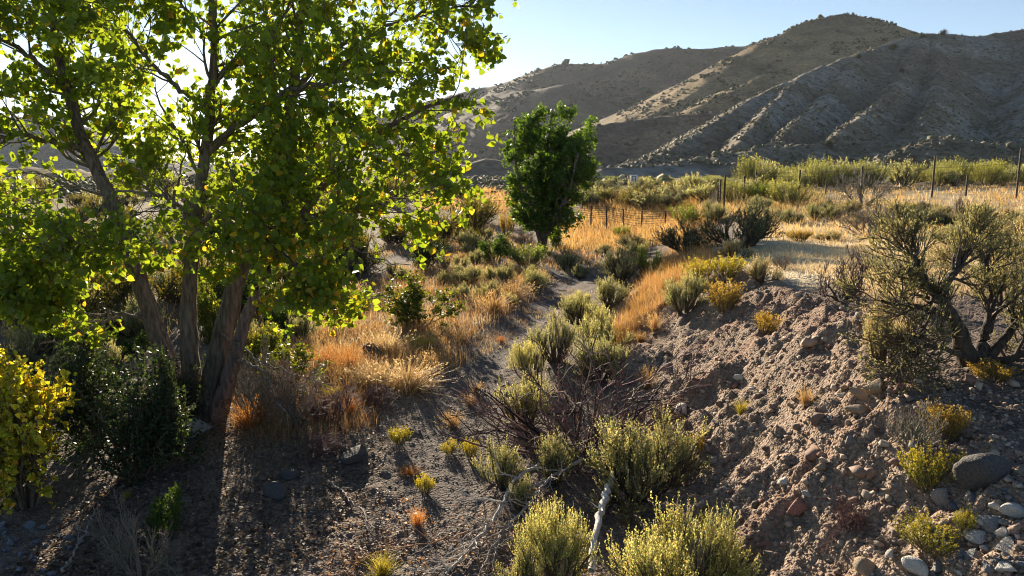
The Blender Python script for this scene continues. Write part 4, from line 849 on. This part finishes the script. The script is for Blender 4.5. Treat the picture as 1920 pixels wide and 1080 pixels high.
# ---------------------------------------------------------------- litter of fallen leaves
def litter(name, P, size, cols, label, seed):
    gg = np.random.default_rng(seed); n = len(P); V, T, m = leaves(P + np.array([0, 0, .012]), unit(gg.normal(size=(n, 3)) * np.array([1, 1, .25])), unit(gg.normal(size=(n, 3)) * .45 + np.array([0, 0, 1])), size * gg.uniform(.6, 1.3, n), 'oval')
    cc = np.array(cols)[gg.integers(0, len(cols), n)] * (1 + .25 * gg.normal(size=(n, 1))); obj(name, Geo().add(V, T, rep(np.clip(cc, .02, 1), m)).build(name, M_GRASS), kind='stuff', label=label, category='leaf litter')
P = sample([(0, 1080), (150, 950), (330, 820), (430, 760), (620, 700), (720, 760), (720, 880), (560, 1080)], 7000, 41); litter('leaf_litter', P, .048, [(.14, .10, .07), (.18, .13, .09), (.11, .085, .07), (.28, .22, .16)], 'brown fallen leaves under the big cottonwood', 42)
P = sample([(560, 1000), (640, 900), (760, 930), (900, 960), (1000, 900), (1120, 950), (1100, 1080), (600, 1080)], 2600, 43); litter('orange_litter', P, .032, [(.40, .20, .08), (.34, .17, .08), (.45, .28, .14), (.6, .52, .44), (.24, .16, .1)], 'orange and pale dry litter across the bottom of the trail', 44)

# ---------------------------------------------------------------- dry grass
def grass(name, poly, tufts, per, ln, wd, cols, label, seed, spread=.55, rad=.12):
    gg = np.random.default_rng(seed); P = sample(poly, tufts, seed); n = len(P) * per; sc_ = rep(gg.uniform(.55, 1.25, len(P)), per)
    b = rep(P, per) + np.concatenate([gg.normal(0, rad, (n, 2)), np.zeros((n, 1))], 1) * sc_[:, None]; b[:, 2] = H(b[:, 0], b[:, 1]) - .02
    a = gg.uniform(0, 6.283, n); s = np.abs(gg.normal(0, spread, n)); d = np.stack([np.cos(a) * np.sin(s), np.sin(a) * np.sin(s), np.cos(s)], -1); L = ln * sc_ * gg.uniform(.5, 1.15, n)
    V, T = blades(b, d, L, wd * gg.uniform(.6, 1.3, n) * np.maximum(b[:, 1] / 18, .55), gg.uniform(0, .25, n), gg)
    tc = np.array(cols)[gg.integers(0, len(cols), len(P))]; cc = rep(tc, per) * (1 + .16 * gg.normal(size=(n, 1)))
    obj(name, Geo().add(V, T, rep(np.clip(cc, .03, 1), 5)).build(name, M_GRASS), kind='stuff', label=label, category='grass')
OR, TA, PA, BR, GO = (.50, .28, .10), (.56, .40, .20), (.72, .60, .40), (.32, .22, .13), (.62, .44, .17)
grass('dry_grass', [(540, 720), (560, 640), (640, 560), (720, 520), (840, 465), (960, 455), (1010, 500), (1040, 530), (930, 600), (870, 640), (850, 690), (780, 740), (640, 730)], 1500, 19, .36, .0055, [OR, TA, TA, PA, BR, OR], 'orange and tan dry grass on the rise left of the trail', 61)
grass('dry_grass', [(1140, 640), (1190, 560), (1230, 500), (1290, 440), (1340, 450), (1340, 480), (1290, 530), (1230, 580), (1170, 650)], 420, 24, .42, .0045, [OR, TA, OR, GO], 'orange grass strip running up the slope beside the wash', 62)
grass('dry_grass', [(1040, 470), (1060, 430), (1110, 395), (1320, 395), (1330, 430), (1280, 450), (1200, 470)], 700, 17, .6, .007, [GO, TA, OR, GO], 'golden grass meadow in front of the wire fence', 63, .45, .3)
grass('dry_grass', [(1400, 490), (1430, 470), (1560, 450), (1800, 445), (1920, 470), (2300, 480), (2300, 640), (1920, 560), (1760, 560), (1700, 640), (1620, 600), (1640, 530), (1500, 500)], 1300, 18, .2, .004, [PA, TA, PA, PA], 'pale straw grass on the near part of the terrace', 64, .6, .14)
grass('dry_grass', [(1400, 500), (1425, 466), (1560, 450), (1790, 446), (1800, 490), (1680, 540), (1640, 560), (1560, 520), (1460, 505)], 2300, 10, .13, .005, [PA, PA, (.66, .54, .34)], 'short bleached grass on the bright strip of the terrace', 71, .7, .16)
grass('dry_grass', [(1330, 405), (1345, 355), (1420, 346), (1530, 346), (1540, 385), (1420, 410)], 420, 18, .45, .006, [GO, TA, (.4, .36, .16)], 'tan grass around the corner posts of the fence', 72, .45, .35)
grass('dry_grass', [(1400, 452), (1400, 400), (1480, 352), (1920, 341), (2250, 346), (2250, 480), (1920, 460), (1700, 450), (1500, 455)], 2300, 11, .34, .008, [GO, TA, PA, GO], 'gold and straw grass over the far part of the terrace', 65, .4, .3)
grass('dry_grass', [(1090, 400), (1120, 372), (1260, 355), (1330, 370), (1300, 395)], 300, 20, .8, .006, [GO, OR, TA], 'golden grass between the brush beyond the wire fence', 66, .35, .4)
grass('dry_grass', [(780, 395), (800, 362), (960, 352), (960, 400)], 350, 16, .6, .006, [OR, TA, GO], 'orange grass on the flat by the left fence', 67, .4, .5)
grass('dry_grass', [(690, 480), (760, 425), (940, 420), (1030, 470), (1150, 470), (1200, 480), (1120, 520), (1040, 510), (960, 490), (860, 480)], 480, 16, .34, .006, [OR, TA, BR, (.4, .33, .18)], 'tan grass around the smaller cottonwood', 73, .5, .25)
grass('dry_grass', [(440, 820), (440, 700), (560, 660), (680, 720), (700, 800), (600, 830)], 260, 22, .3, .004, [OR, BR, BR, TA], 'brown and orange dry grass right of the cottonwood base', 68)
grass('dry_grass', [(0, 640), (0, 420), (700, 405), (700, 560), (450, 640)], 700, 12, .4, .007, [TA, BR, GO, (.3, .3, .12)], 'dull dry grass between the brush at left', 69, .5, .3)
grass('dry_grass', [(850, 700), (900, 600), (980, 560), (1060, 520), (1130, 560), (1130, 640), (1060, 620), (1000, 600), (950, 650)], 120, 20, .18, .0045, [OR, TA, PA], 'short dry grass along the edges of the trail', 70, .7, .08)

# ---------------------------------------------------------------- fences and sign
def beam(ge, p, q, r, col, n=5): ge.add(*tubes(np.array([[p, (np.array(p) + np.array(q)) / 2, q]]), np.array([[r, r, r]]), n), col)
def fence(posts, label, wires, Y=None, wr=.008):
    """posts: (px, py_base, py_top, distance)"""
    B = [at(p[0], p[1], p[3]) for p in posts]; Tp = [at(p[0], p[2], p[3]) for p in posts]
    o = obj('wire_fence', None, loc=tuple(B[0]), label=label, category='fence'); bpy.context.view_layer.update()
    for bb, tt in zip(B, Tp):
        bb = np.array([bb[0], bb[1], min(bb[2], float(H(bb[0], bb[1]))) - .15]); tt = np.array([bb[0], bb[1], tt[2]]); ge = Geo(); beam(ge, bb, tt, .05, (.06, .045, .04), 6)
        for f in np.linspace(.35, .95, 5): c = bb + (tt - bb) * f; beam(ge, c - np.array([.05, 0, 0]), c + np.array([.05, 0, 0]), .012, (.06, .045, .04), 4)
        part('post', ge, M_METAL, o)
    for f in wires:
        pts = []
        for (b0, t0), (b1_, t1) in zip(list(zip(B, Tp))[:-1], list(zip(B, Tp))[1:]):
            p0, p1 = b0 + (t0 - b0) * f, b1_ + (t1 - b1_) * f
            for s in np.linspace(0, 1, 6)[:-1]: pts.append(p0 + (p1 - p0) * s - np.array([0, 0, .12 * s * (1 - s)]))
        pts.append(p1); pts = np.array(pts); part('wire', Geo().add(*tubes(pts[None], np.full((1, len(pts)), wr), 4), (.12, .09, .08)), M_METAL, o)
W7 = np.linspace(.12, .98, 7)
fence([(1350, 372, 336, 39), (1395, 362, 330, 40), (1417, 350, 322, 42), (1498, 358, 318, 41), (1612, 386, 312, 37), (1747, 367, 292, 38), (1905, 372, 278, 36), (2060, 376, 270, 35)], 'tall thin dark steel fence posts with wire across the terrace', (.3, .5, .7, .9), wr=.008)
fence([(1547, 378, 345, 43), (1665, 380, 350, 43), (1810, 374, 330, 40)], 'shorter fence posts standing between the tall ones on the terrace', (.5, .9), wr=.007)
fence([(1358, 372, 328, 38.6), (1345, 390, 355, 39), (1305, 424, 394, 40), (1247, 424, 396, 41), (1203, 428, 395, 42), (1168, 422, 392, 43), (1137, 412, 387, 44), (1108, 410, 386, 45), (1070, 412, 388, 46)], 'sagging woven wire fence crossing the wash behind the smaller cottonwood', W7, wr=.012)
fence([(830, 392, 374, 62), (858, 392, 374, 62), (886, 392, 374, 61), (912, 393, 375, 60), (937, 394, 375, 60), (965, 395, 376, 59)], 'low rail and wire fence left of the smaller cottonwood', (.2, .4, .6, .8, .97), wr=.014)
sb = at(1188, 352.5, 50); so = obj('sign', None, loc=tuple(sb), label='small white rectangular sign standing on the far flat', category='sign'); bpy.context.view_layer.update()
ge = Geo(); zz = float(H(sb[0], sb[1])) - .2; beam(ge, (sb[0], sb[1] + .03, zz), (sb[0], sb[1] + .03, sb[2] + .85), .025, (.2, .17, .14)); part('post', ge, M_METAL, so)
def slab(x0, x1, y0, y1, z0, z1, col):
    v = np.array([[x, y, z] for x in (x0, x1) for y in (y0, y1) for z in (z0, z1)]); t = np.array([[0, 1, 3], [0, 3, 2], [4, 6, 7], [4, 7, 5], [0, 4, 5], [0, 5, 1], [2, 3, 7], [2, 7, 6], [0, 2, 6], [0, 6, 4], [1, 5, 7], [1, 7, 3]]); return Geo().add(v, t, col)
part('panel', slab(sb[0] - .24, sb[0] + .24, sb[1] - .03, sb[1], sb[2] + .38, sb[2] + .9, (.85, .85, .83)), M_PAINT, so)
for x0, x1, z0, z1 in ((-.15, -.09, .46, .76), (.09, .15, .46, .76), (-.15, .15, .765, .82), (-.03, .03, .5, .68)):
    part('mark', slab(sb[0] + x0, sb[0] + x1, sb[1] - .036, sb[1] - .033, sb[2] + z0, sb[2] + z1, (.12, .12, .13)), M_PAINT, so)

# ---------------------------------------------------------------- brush on the hills
def hill_brush(name, fn, px0, px1, y0, y1, n, size, cols, label, seed, zmin=4, thr=0):
    gg = np.random.default_rng(seed); Y = np.exp(gg.uniform(math.log(y0), math.log(y1), n)); X = (gg.uniform(px0, px1, n) - 960) / F * Y; Z = fn(X, Y)
    m = (Z > zmin) & (fbm(X / size / 18, Y / size / 18, 3, seed) > thr); P = np.stack([X, Y, Z], -1)[m]; pebbles(name, P, size * gg.lognormal(0, .35, len(P)), cols, label, seed + 1, .1, 'brush')
hill_brush('hillside_brush', hA, 1060, 1960, 150, 510, 11500, .48, [(.16, .135, .08), (.22, .19, .12), (.12, .11, .065)], 'grey-brown brush speckling the near hill', 701)
hill_brush('flat_brush', lambda x, y: H(x, y), -100, 1250, 75, 260, 5500, .36, [(.15, .13, .065), (.11, .11, .055), (.2, .155, .08)], 'low brush covering the far flat below the hills', 741, zmin=0)
hill_brush('hillside_brush', hB, 1150, 1800, 480, 800, 5000, 1.2, [(.10, .09, .045), (.06, .07, .035), (.15, .12, .07)], 'brush speckling the middle hill', 711, thr=.5)
hill_brush('hillside_brush', hC, 700, 1500, 750, 1290, 4500, 2.3, [(.045, .05, .028), (.06, .06, .035)], 'dark juniper brush on the far hill', 721, thr=.5)
hill_brush('hillside_brush', hD, 1000, 1500, 300, 440, 1200, .7, [(.10, .09, .05), (.15, .12, .08)], 'brush on the low ridge', 731, thr=.4)
jun = KIND['leafyd']
for fn, px, Y, sz, lab in [(hA, 1738, 468, 6, 'largest dark juniper on the crest of the near hill'), (hA, 1650, 438, 6, 'dark juniper left of the near hill crest'), (hA, 1700, 458, 5, 'dark juniper between the two on the near hill crest'), (hA, 1585, 412, 4, 'juniper lower down the left ridge of the near hill'), (hA, 1905, 496, 7, 'juniper on the near hill skyline at the right edge'),
                           (hA, 1880, 200, 3.2, 'dark juniper at the foot of the near hill at right'), (hA, 1665, 370, 3, 'small juniper on the face of the near hill'), (hA, 1540, 205, 3, 'dark bush on the bench below the near hill'), (hB, 1640, 770, 4.5, 'lone juniper on the skyline right of the middle summit'), (hB, 1560, 752, 4.5, 'juniper on the summit of the middle hill'),
                           (hA, 1325, 158, 2.2, 'dark bush at the foot of the hill near a fence post'), (hA, 1275, 160, 1.8, 'small dark bush at the foot of the hill right of the sign')]:
    x = (px - 960) / F * Y; zt = float(fn(np.array([x]), np.array([float(Y)]))[0]); o = obj('juniper_tree', None, loc=(x, Y, zt - .06 * sz), label=lab, category='tree'); o.scale = (sz, sz, sz * .65); o.rotation_euler = (0, 0, px)
    obj('trunk', jun[0][0][1], o); obj('crown', jun[0][1][1], o, kind='stuff')

# ---------------------------------------------------------------- haze
if True:
    m = bpy.data.materials.new('haze_air'); m.use_nodes = True; t = m.node_tree; t.nodes.remove(t.nodes['Principled BSDF']); v = N(t, 'ShaderNodeVolumePrincipled')
    v.inputs['Color'].default_value = (.85, .92, 1, 1); v.inputs['Density'].default_value = .00004; v.inputs['Anisotropy'].default_value = .35; t.links.new(v.outputs[0], t.nodes['Material Output'].inputs['Volume'])
    ge = slab(-6800, 6800, -60, 5200, -70, 620, (1, 1, 1)); obj('haze', ge.build('haze', m), kind='stuff', label='thin pale haze filling the valley air', category='haze')
